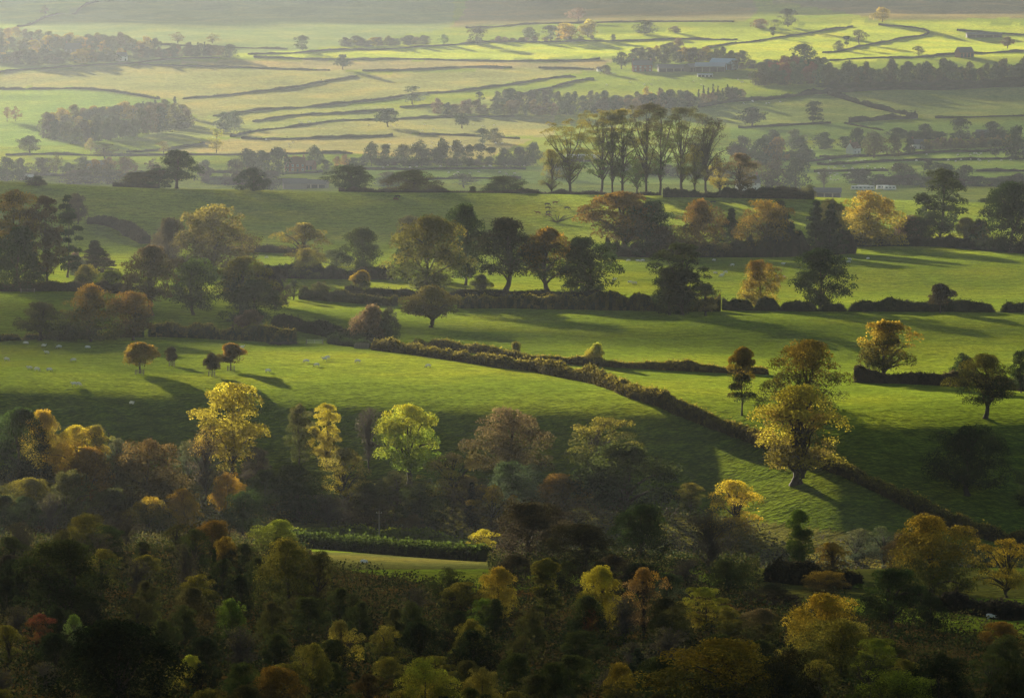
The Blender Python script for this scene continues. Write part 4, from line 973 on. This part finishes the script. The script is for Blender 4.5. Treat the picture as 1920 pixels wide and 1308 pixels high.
for k, (px, py, l) in enumerate([
 (48,646,'sheep under the left hand hedge, nearest the pale olive tree'),(82,651,'sheep below the gap beside the large maple'),(111,653,'sheep below the large golden green maple'),(164,654,'sheep standing broadside left of the largest parkland tree'),
 (88,664,'lone sheep just below the pair under the maple'),(12,676,'sheep at the left picture edge'),(138,678,'sheep between the broadside one and the row of three'),(56,693,'left one of three small sheep in a row'),(69,695,'middle one of three small sheep in a row'),
 (92,696,'right one of three small sheep in a row'),(139,723,'left sheep of a touching pair in the shade'),(147,723,'right sheep of a touching pair in the shade'),(256,648,'sheep half hidden behind the top of the largest parkland tree'),(453,654,'sheep beside the golden brown round parkland tree'),
 (575,680,'sheep at the left of the sunlit group of four'),(594,687,'sheep lowest in the sunlit group of four'),(609,676,'left sheep of the touching pair in sunlight'),(614,673,'right sheep of the touching pair in sunlight'),(502,698,'lone sheep on the edge of the shade below the fallen branches'),
 (247,759,'nearest sheep of the front field, low on the slope'),(671,680,'sheep in bright grass below the wooden pen'),(803,689,'sheep close under the diagonal hedge')]):
    beast_at(SH[k % 3], 'sheep', px, py, l, GSH, 'sheep', s=1.12)
GSM = 'sheep in the second field right of the oaks'
P2 = [(1615,449),(1668,451),(1695,449),(1730,412),(1747,409),(1770,489),(1865,491),(1535,557),(1623,571),(1652,577)]
L2 = ['left of three sheep in a row by the rounded dark tree','middle of three sheep in a row by the rounded dark tree','right of three sheep in a row by the rounded dark tree','left of two sheep under the dusky scrub','right of two sheep under the dusky scrub','sheep left of the irregular dark tree, upper','sheep touching the crown of the irregular dark tree','sheep at the foot of the rounded dark tree','left of two sheep above the tall thick hedge','right of two sheep above the tall thick hedge']
P3 = [(220,398),(298,395),(347,400),(176,448),(280,474),(183,519),(222,530),(242,516),(217,537),(565,468),(527,541),(567,541),(940,443),(934,458),(1042,438)]
L3 = ['left of three sheep under the firs','middle of three sheep under the firs','right of three sheep under the firs','sheep just right of the irregular dark tree top','single sheep halfway to the russet tree','left sheep of the cluster beside the irregular dark tree','sheep in the cluster beside the irregular dark tree, centre','right sheep of the cluster beside the irregular dark tree','lowest sheep of the cluster beside the irregular dark tree','sheep above right of the russet tree','sheep touching the right side of the russet tree','sheep between the russet tree and the dark round headed one','upper of two sheep right of the dark round headed tree','lower of two sheep right of the dark round headed tree','lone sheep farthest right in the second field']
for k, ((x, y), l) in enumerate(zip(P2, L2)): beast_at(SH[k % 3], 'sheep', 640+x/3, 341+y/3, l, GSM, 'sheep', s=1.12)
for k, ((x, y), l) in enumerate(zip(P3, L3)): beast_at(SH[(k+1) % 3], 'sheep', 1280+x/3, 341+y/3, l, GSM, 'sheep', s=1.12)
beast_at(SH[0], 'sheep', 500, 485, 'single sheep in the strip right of the great domed tree', GSM, 'sheep', s=1.12)
for k, (x, y, l) in enumerate([(139,361,'white sheep by the clipped hedge, left'),(293,384,'sheep grazing by the clipped hedge, middle'),(514,398,'sheep facing away by the clipped hedge, right'),(125,444,'sheep at the wooded edge of the small meadow')]):
    beast_at(SH[k % 3], 'sheep', 640+x/3, 909+y/3, l, 'sheep in the small meadow', 'sheep')
# far flock, copies too small to show more than a body
zones = [((1520,1900,300,304),22), ((1530,1640,325,340),26), ((1640,1900,286,292),14), ((1530,1700,312,318),14), ((690,1000,310,316),12), ((700,980,323,330),10), ((440,980,262,285),22), ((1320,1520,190,200),8), ((1130,1400,150,160),12), ((560,980,226,248),14), ((1400,1560,268,284),6)]
lf = 'tiny white sheep dotted over the hazy far fields'
for (x0, x1, y0, y1), n in zones:
    for _ in range(n): beast_at(SH[2], 'sheep', rs_.uniform(x0, x1), rs_.uniform(y0, y1), lf, 'far sheep dots', 'sheep', s=1.15, ymin=2000)
GC = 'cattle on the ridge field'
for k, (x, y, m, l) in enumerate([(746,371,0,'black cow on the brow behind the reddish one, left of the herd'),(742,376,2,'reddish brown cow alone with the black one near the brow'),(1026,386,0,'black cow at the top left of the herd'),(1041,383,1,'red cow at the top right of the herd'),
 (1027,393,0,'black cow standing in the middle of the herd'),(1028,401,0,'black cow grazing just below the middle one'),(1009,402,1,'pale red cow at the left of the herd'),(1063,393,0,'black cow standing apart right of the herd'),(1087,406,2,'dark red cow farthest right beside the wide orange oak'),(1028,406,2,'faint red cow lowest in the herd'),(1337,382,0,'dark cow alone above the scrub line on the right')]):
    beast_at(CW[m], 'cow', x, y, l, GC, 'cow', s=1.05)

M_BRICK = simple('brick_wall', (.26, .11, .07), .9, .25, 1.5); M_STONE = simple('stone_wall', (.17, .15, .125), .9, .2, 1); M_WHITE = simple('white_render', (.75, .73, .68), .8, .06, 1)
M_SLATE = simple('slate_roof', (.11, .105, .11), .7, .2, 2); M_TILE = simple('clay_roof', (.17, .075, .045), .8, .25, 2); M_SHEET = simple('sheet_roof', (.35, .38, .42), .45, .1, .5, .4); M_BLUE = simple('blue_sheet', (.30, .42, .52), .5, .08, .5, .4)
M_GLASS = simple('window_glass', (.05, .06, .07), .2, .05, 1, .6); M_DOOR = simple('door_paint', (.06, .07, .06), .6, .1, 1); M_WOODW = simple('weathered_wood', (.22, .19, .15), .9, .3, 3); M_METAL = simple('galvanised_metal', (.45, .46, .46), .4, .1, 2, .5)
def building(px, base, w, d, h, rh, rz, wm, rm, label, name='farmhouse', cat='house', wins=3, floors=2, chim=1, open_front=False, ymin=2000, s=1.0):
    g = hit(px, base, ymin); r = bpy.data.objects.new(name, None); COL.objects.link(r); r.location = (g[0], g[1], g[2]-.3); r.rotation_euler = (0, 0, rz); tag(r, label, cat)
    m = MB(); x, y = w/2, d/2
    m.poly([(-x,-y,0),(x,-y,0),(x,-y,h),(-x,-y,h)]); m.poly([(x,y,0),(-x,y,0),(-x,y,h),(x,y,h)])
    m.poly([(x,-y,0),(x,y,0),(x,y,h),(x,0,h+rh),(x,-y,h)]); m.poly([(-x,y,0),(-x,-y,0),(-x,-y,h),(-x,0,h+rh),(-x,y,h)]); m.build('wall', wm, r)
    m = MB(); ov = .4; t = .25
    for sg in (-1, 1):
        a = (sg*(y+ov), h-rh*ov/y); pts = [(-x-ov, a[0], a[1]+.05), (x+ov, a[0], a[1]+.05), (x+ov, 0, h+rh+.05), (-x-ov, 0, h+rh+.05)]
        up = [(p[0], p[1], p[2]+t) for p in pts]; m.poly(up); m.poly(pts[::-1])
        for i in range(4): m.poly([pts[i], pts[(i+1) % 4], up[(i+1) % 4], up[i]])
    ro = m.build('roof', rm, r)
    for k in range(chim):
        m = MB(); cx = (-x+.8) if k == 0 else (x-.8); m.box((cx, 0, h+rh+.6), (.9, .7, 2.0)); m.box((cx, 0, h+rh+1.7), (1.1, .9, .2)); m.build('chimney', M_BRICK, ro)
    for f in range(floors):
        for k in range(wins):
            wx = -x+w*(k+.5)/wins
            if f == 0 and k == wins//2 and wins > 1:
                q = MB(); q.box((wx, -y-.03, 1.05), (1.0, .1, 2.1)); q.build('door', M_DOOR, r); continue
            q = MB(); z = 1.6+f*2.6
            for dx, dz, sx, sz in ((0,.65,1.3,.12),(0,-.65,1.3,.12),(-.6,0,.12,1.2),(.6,0,.12,1.2),(0,0,.08,1.2)): q.box((wx+dx, -y-.05, z+dz), (sx, .14, sz))
            wn = q.build('window', M_WHITE, r); q = MB(); q.box((wx, -y-.015, z), (1.1, .05, 1.2)); q.build('pane', M_GLASS, wn)
    if open_front:
        for k in range(4): q = MB(); q.box((-x+w*(k+.5)/4, -y-.03, h*.42), (w/4-.8, .1, h*.8)); q.build('doorway', M_FACE, r)  # solid dark panels stand in for the shaded inside of open doorways
    return r
B = building
B(228,114,9,7,4.6,3,.5,M_WHITE,M_SLATE,'white gabled cottage below the village wood',name='cottage',wins=2,chim=2)
B(70,92,12,8,5,4,.3,M_STONE,M_SLATE,'grey house half hidden high in the village wood',wins=3)
B(137,103,14,9,6,5,-.3,M_STONE,M_SLATE,'tall grey village house among the golden trees',wins=3)
B(1204,134,17,8,6.2,3.6,.12,M_BRICK,M_SLATE,'red brick hillside farmhouse with a grey roof',wins=4,chim=2)
B(1262,134,26,9,3.6,2.6,.1,M_STONE,M_SLATE,'long grey stone farm shed right of the brick farmhouse',name='farm_shed',cat='shed',wins=0,floors=0,chim=0,open_front=True)
B(1300,134,14,9,4.4,2.6,.6,M_STONE,M_SLATE,'middle grey shed with a pale gable in the hillside farm',name='farm_shed',cat='shed',wins=0,floors=0,chim=0,open_front=True)
B(1332,134,26,11,4.8,3,-.15,M_STONE,M_SHEET,'wide grey barn with a dark doorway at the right of the farm',name='barn',cat='barn',wins=0,floors=0,chim=0,open_front=True)
B(1357,130,22,12,6,3.6,-.5,M_BLUE,M_BLUE,'blue roofed barn at the top of the hillside farm',name='barn',cat='barn',wins=0,floors=0,chim=0,open_front=True)
B(1322,144,13,4,2,.7,0,M_WHITE,M_SHEET,'low white poultry house below the farm',name='poultry_house',cat='shed',wins=0,floors=0,chim=0,open_front=True)
B(1125,134,5,4,2.6,1.6,.3,M_WHITE,M_SLATE,'small white hut at the left end of the hillside farm',name='hut',cat='hut',wins=1,floors=1,chim=0)
B(1808,107,15,9,4.6,4.4,.5,M_BRICK,M_SLATE,'red brick field barn with a steep dark roof at the upper right',name='barn',cat='barn',wins=0,floors=0,chim=0,open_front=True)
B(1845,70,34,8,3,1.6,.05,M_STONE,M_SLATE,'long low grey shed in the brightest field near the right edge',name='farm_shed',cat='shed',wins=0,floors=0,chim=0,open_front=True)
B(553,321,13,8,5.6,3.6,.1,M_BRICK,M_TILE,'red brick farmhouse with white windows in the valley',wins=4,chim=2)
B(576,318,10,7,3.4,2.6,-.3,M_BRICK,M_TILE,'brick outbuilding right of the valley farmhouse',name='outbuilding',cat='shed',wins=0,floors=0,chim=0,open_front=True)
B(553,354,14,8,3.8,2.4,.1,M_STONE,M_SLATE,'dark roofed shed with a pale front, left of the valley yard',name='farm_shed',cat='shed',wins=0,floors=0,chim=0)
B(586,352,18,8,3,2,-.2,M_STONE,M_SLATE,'low dark shed, right of the valley yard',name='farm_shed',cat='shed',wins=0,floors=0,chim=0,open_front=True)
B(50,337,8,6,2,1.4,.2,M_WHITE,M_WHITE,'small bright white roof in the trees at the far left',name='summerhouse',cat='hut',wins=1,floors=1,chim=0)
B(178,321,16,7,4,3,.1,M_STONE,M_SLATE,'grey roof sunk among the orange trees on the left',wins=2)
B(1094,303,22,9,3.4,1.6,.05,M_STONE,M_SHEET,'pale roofed shed seen between the first poplars',name='farm_shed',cat='shed',wins=0,floors=0,chim=0,open_front=True)
B(1600,288,9,6,4.4,3.4,.9,M_WHITE,M_TILE,'small pink gabled cottage left of the large pale green tree',name='cottage',wins=2,chim=1)
B(1722,279,11,7,3.8,3,.3,M_WHITE,M_SLATE,'pale cottage at the left end of the tawny coppice',name='cottage',wins=3,chim=1,floors=1)
B(1852,258,17,8,3.4,2.4,-.1,M_STONE,M_SLATE,'grey roofed barn above the tawny coppice',name='barn',cat='barn',wins=0,floors=0,chim=0,open_front=True)
B(1546,370,18,9,3.4,2,-.1,M_STONE,M_SLATE,'grey shed roof just over the brow left of the golden oak',name='farm_shed',cat='shed',wins=0,floors=0,chim=0,open_front=True)
B(1402,357,13,7,5,4,.4,M_WHITE,M_SLATE,'white gabled house behind the half bare oak',wins=2,chim=2)
# caravans
def caravan(px, py, label, rz):
    g = hit(px, py, 1900); r = bpy.data.objects.new('caravan', None); COL.objects.link(r); r.location = (g[0], g[1], g[2]); r.rotation_euler = (0, 0, rz); tag(r, label, 'caravan', 'white caravans in the valley')
    m = MB(); m.box((0,0,1.55), (7.5,2.4,2.1), taper=.94); m.box((0,0,2.68), (6.8,2.1,.18)); m.build('body', M_WHITE, r)
    for x in (-2.2, 0, 2.2): q = MB(); q.box((x,-1.2,1.8), (1.3,.12,.7)); q.build('window', M_GLASS, r)
    for y in (-1.1, 1.1): q = MB(); q.tube([(0,y-.1,.4),(0,y+.1,.4)], [.4,.4], 12); q.build('wheel', M_FACE, r)
for k, (x, l) in enumerate([(1607,'first white caravan of the long line'),(1618,'second white caravan of the long line'),(1628,'third white caravan of the long line'),(1655,'left white caravan of the separate pair'),(1668,'right white caravan of the separate pair')]): caravan(x, 357-k % 2, l, .1*(k-2))
# field gate, pen, rails, pole, branches, guards, trough
def gate(px, py, w, label, rz=0, mat=None):
    g = hit(px, py); r = bpy.data.objects.new('field_gate', None); COL.objects.link(r); r.location = [float(c) for c in g]; r.rotation_euler = (0, 0, rz); tag(r, label, 'gate')
    for x in (-w/2-.1, w/2+.1): m = MB(); m.box((x,0,.7), (.2,.2,1.5)); m.build('gate_post', M_WOODW, r)
    m = MB()
    for k in range(5): m.box((0,0,.25+k*.24), (w-.1,.05,.06))
    for x in (-w/2+.06, 0, w/2-.06): m.box((x,.045,.73), (.07,.04,1.06))
    m.build('gate_bars', mat or M_METAL, r)
gate(590,645,4.2,'grey five barred field gate right of the square cut hedge', -.1)
gate(52,549,4.0,'old wooden gate in the shaded hedge at the left', .05, M_WOODW)
def pen():
    g = hit(678, 653); r = bpy.data.objects.new('sheep_pen', None); COL.objects.link(r); r.location = [float(c) for c in g]; r.rotation_euler = (0, 0, -.2); tag(r, 'pale wooden sheep pen at the start of the diagonal hedge', 'pen')
    for y, nm in ((-1, 'front_panel'), (1, 'back_panel')):
        m = MB()
        for k in range(5): m.box((0, y, .2+k*.24), (3.6, .05, .17))
        for x in (-1.75, -.6, .6, 1.75): m.box((x, y-.06, .65), (.12, .07, 1.35))
        m.build(nm, M_WOODW, r)
    for x in (-1.85, 1.85):
        m = MB()
        for k in range(4): m.box((x, 0, .25+k*.26), (.05, 1.85, .14))
        m.build('side_panel', M_WOODW, r)
pen()
def pole():
    g = hit(711, 1016); r = bpy.data.objects.new('telegraph_pole', None); COL.objects.link(r); r.location = [float(c) for c in g]; tag(r, 'slim wooden pole standing behind the clipped hedge', 'pole')
    m = MB(); m.tube([(0,0,0),(0,0,3),(0,0,6.4)], [.14,.12,.09], 8); m.build('post', M_WOODW, r); m = MB(); m.box((0,-.12,6.0), (1.2,.08,.1)); m.build('crossarm', M_WOODW, r)
    for x in (-.5, .5): m = MB(); m.tube([(x,-.12,6.05),(x,-.12,6.22)], [.05,.03], 6); m.build('insulator', M_WHITE, r)
pole()
def branches():
    rng = np.random.default_rng(4); g = hit(528, 647); m = MB()
    for k in range(26):
        a = rng.uniform(-.5, .5)+(3.14 if k % 2 else 0); L = rng.uniform(1.5, 4.5); x0 = rng.uniform(-1, 1.4); z0 = rng.uniform(.15, .7)
        P = [(x0, rng.uniform(-.8,.8), z0)]
        for s in (.4, .75, 1): P.append((x0+math.cos(a)*L*s, P[0][1]+math.sin(a)*L*s*.4, max(.08, z0+rng.uniform(-.2,.5)*s)))
        m.tube(P, [.16,.11,.07,.03], 5)
    m.tube([(-1.2,0,.35),(0,.2,.5),(1.4,.1,.8)], [.35,.4,.3], 8)
    o = m.build('fallen_branches', M_BARK, loc=[float(c) for c in g]); tag(o, 'heap of fallen branches in the front field below the square cut hedge', 'branches')
    g = hit(1045, 418); m = MB()
    for k in range(22):
        a = rng.uniform(.2, 2.9); L = rng.uniform(3, 9)
        m.tube([(0,0,.2),(math.cos(a)*L*.5, rng.uniform(-.6,.6), math.sin(a)*L*.28+.3),(math.cos(a)*L, rng.uniform(-1,1), math.sin(a)*L*.5+.2)], [.16,.09,.03], 4)
    o = m.build('dead_branches', M_TWIG, loc=[float(c) for c in g]); tag(o, 'bare dead boughs behind the dark rank, below the herd', 'branches')
branches()
def guard(px, py, w, label):
    g = hit(px, py); r = bpy.data.objects.new('tree_guard', None); COL.objects.link(r); r.location = [float(c) for c in g]; tag(r, label, 'tree guard', 'rail guards round the parkland trees')
    for x, y in ((-1,-1),(1,-1),(1,1),(-1,1)): m = MB(); m.box((x*w, y*w, .6), (.12,.12,1.3)); m.build('guard_post', M_WOODW, r)
    for a, b, sx, sy in ((0,-1,2,0),(0,1,2,0),(-1,0,0,2),(1,0,0,2)):
        m = MB()
        for z in (.45, .95): m.box((a*w, b*w, z), (max(sx*w-.14,.05), max(sy*w-.14,.05), .09))
        m.build('guard_rail', M_WOODW, r)
for a in [(262,702,.95,'rail guard round the largest parkland tree'),(322,687,.6,'rail guard round the smallest brown sapling'),(397,705,.7,'rail guard round the thin brown sapling'),(433,695,.8,'rail guard round the golden brown round parkland tree')]: guard(*a)
def trough():
    g = hit(1862, 1160); m = MB(); m.box((0,0,.35), (1.8,.7,.08)); m.box((0,-.33,.5), (1.8,.06,.34)); m.box((0,.33,.5), (1.8,.06,.34)); m.box((-.87,0,.5), (.06,.6,.34)); m.box((.87,0,.5), (.06,.6,.34)); m.box((-.7,0,.15), (.12,.5,.32)); m.box((.7,0,.15), (.12,.5,.32))
    o = m.build('feed_trough', M_WHITE, loc=[float(c) for c in g], rz=-.5); tag(o, 'small white feed trough on the dark grass at the lower right', 'trough')
trough()
# ------------------------------------------------------------------ unseen shade clouds, haze, light
def cloud_mat(f):
    m, nt, out = new_mat('cloud_%02d' % int(f*100)); d = N(nt, 'BsdfDiffuse'); d.inputs[0].default_value = (.85, .85, .87, 1)
    t = N(nt, 'BsdfTransparent'); ms = N(nt, 'MixShader'); ms.inputs[0].default_value = 1-math.sqrt(f)
    nt.links.new(t.outputs[0], ms.inputs[1]); nt.links.new(d.outputs[0], ms.inputs[2]); nt.links.new(ms.outputs[0], out.inputs[0]); return m
def cloud(pts, f, label, alt=300, grp=None):
    """an unseen cloudbank, added and shaped so its shade falls on the ground outline pts (world x, Y); two skins, so sqrt(f) each"""
    rng = np.random.default_rng(int(abs(pts[0][0])+abs(pts[0][1]))); P = []
    for x, Y in pts:
        z = float(zf(x, Y)); t = (alt-z)/SUN[2]; P.append((x+SUN[0]*t, Y+SUN[1]*t))
    P = np.array(P); c = P.mean(0)
    k = 96; L = np.concatenate([[0], np.cumsum(np.linalg.norm(np.diff(np.vstack([P, P[:1]]), axis=0), axis=1))]); Pc = np.vstack([P, P[:1]])
    s = np.linspace(0, L[-1], k, endpoint=False); O = np.stack([np.interp(s, L, Pc[:, 0]), np.interp(s, L, Pc[:, 1])], 1)
    O = c+(O-c)*(1+.05*np.sin(np.arange(k)*.9)+.04*np.sin(np.arange(k)*2.3+1)+.03*rng.normal(size=k))[:, None]
    rings = np.array([.0, .25, .5, .72, .88, .97, 1.0]); V = []
    for sg, T in ((1, 420), (-1, 140)):      # thick along the light, so the shade keeps the outline
        for r in rings:
            th = T*math.sqrt(max(1-r*r, 0)); nzv = 1+.25*np.sin(np.arange(k)*.7+r*9)*(r > 0)
            b0 = np.column_stack([c+(O-c)*r, np.full(k, alt)]); V.append(b0+sg*(th*nzv)[:, None]*SUN[None, :])
    V = np.concatenate(V); Q = []
    R_ = len(rings)
    for g in range(2):
        for i in range(R_-1):
            a = (g*R_+i)*k; j = np.arange(k); q = np.stack([a+j, a+(j+1) % k, a+k+(j+1) % k, a+k+j], 1); Q.append(q if g else q[:, ::-1])
    me = mesh_np('cloud', V, np.concatenate(Q), cloud_mat(f), True)
    return tag(link('cloud', me), label, 'cloud', grp, 'structure')
def gp(px, py, ymin=300): return tuple(hit(px, py, ymin)[:2])
CG = 'unseen cloudbanks added to shade the fields'
FEATHER = [(-260,300),(300,300),(260,640),(70,625),(-10,652),(-60,668),(-120,700),(-260,720)]
cloud([(-700,-1300),(700,-1300),(600,330),(300,395),(0,380),(-300,395),(-600,330)], .02, 'broad unseen cloudbank added to shade the hillside below the viewpoint', grp=CG)  # also keeps sunlight out of the near air, so less haze veil
cloud([(-500,380),(500,380),(500,705),(130,700),(60,618),(-35,650),(-80,680),(-400,690)], .22, 'thinner unseen cloudbank added to shade the foreground wood', grp=CG)
cloud([(-500,1380),(-120,1390),(20,1400),(12,1600),(-150,1615),(-500,1630)], .08, 'unseen cloudbank added to shade the smooth ridge field', grp=CG)
cloud([(195,1390),(500,1380),(500,1590),(205,1590)], .15, 'small unseen cloudbank added to shade the right end of the ridge', grp=CG)
cloud([(-700,2050),(0,2000),(700,2000),(800,2560),(300,2620),(-100,2600),(-400,2480),(-700,2500)], .3, 'unseen cloudbank added to shade the valley floor', grp=CG)
cloud([(100,2650),(800,2600),(900,3300),(420,3330),(200,3150)], .3, 'unseen cloudbank added to shade the fields right of the poplars', grp=CG)
cloud([(-1200,3950),(0,3900),(250,4130),(1200,4180),(1500,6500),(-1500,6500)], .1, 'unseen cloudbank added to shade the top slope', grp=CG)

cloud([(-500,1000),(-150,990),(0,1005),(120,1010),(500,1010),(500,1085),(100,1090),(0,1080),(-70,1100),(-120,1180),(-500,1180)], .1, 'unseen cloudbank added to shade the hedged fields below the oaks', grp=CG)  # stands in for the long shadows of trees and hedges
cloud([(70,620),(100,730),(140,745),(300,760),(400,620)], .3, 'small unseen cloudbank added to shade the lower right meadow', grp=CG)
cloud([(-300,850),(-82,850),(-70,900),(-82,1020),(-300,1020)], .4, 'small unseen cloudbank added to shade the left end of the front sheep field', grp=CG)
cloud([(30,1200),(130,1190),(500,1190),(500,1360),(150,1350),(30,1340)], .5, 'thin unseen cloudbank added to dim the second sheep field', grp=CG)
def haze():
    mb = MB(); mb.box((0, 7900, -112), (13000, 17000, 250)); m, nt, out = new_mat('haze')
    v = N(nt, 'VolumePrincipled'); v.inputs['Density'].default_value = HAZE_D; v.inputs['Color'].default_value = (.38, .42, .47, 1); v.inputs['Anisotropy'].default_value = .57
    nt.links.new(v.outputs[0], out.inputs['Volume']); o = mb.build('haze', m); tag(o, 'pale evening haze filling the valley air', kind='stuff')
HAZE_D = .00008
haze()
w = bpy.data.worlds.new('World'); sc.world = w; w.use_nodes = True; nt = w.node_tree
bg = nt.nodes['Background']; sky = nt.nodes.new('ShaderNodeTexSky'); sky.sky_type = 'NISHITA'; sky.sun_disc = False
sky.sun_elevation = SUN_EL; sky.sun_rotation = -SUN_AZ; sky.altitude = 200; sky.air_density = 1.1; sky.dust_density = .8
nt.links.new(sky.outputs[0], bg.inputs[0]); bg.inputs[1].default_value = .05
ld = bpy.data.lights.new('sun', 'SUN'); ld.energy = 5.0; ld.angle = R(.45); ld.color = (1, .9, .72)
lo = bpy.data.objects.new('sun', ld); COL.objects.link(lo)
from mathutils import Vector
lo.rotation_euler = Vector(-SUN).to_track_quat('-Z', 'Y').to_euler()
sc.view_settings.view_transform = 'Standard'; sc.view_settings.look = 'None'; sc.view_settings.gamma = 1; sc.view_settings.exposure = EXPO if 'EXPO' in globals() else 1.62
cy = sc.cycles; cy.max_bounces = 6; cy.diffuse_bounces = 2; cy.transmission_bounces = 3; cy.transparent_max_bounces = 10; cy.volume_bounces = 0
cy.use_denoising = True
try: cy.denoiser = 'OPENIMAGEDENOISE'
except Exception: pass
cy.denoising_prefilter = 'ACCURATE'; cy.volume_step_rate = 1; cy.caustics_reflective = False; cy.caustics_refractive = False
cy.use_adaptive_sampling = False; cy.adaptive_threshold = .015
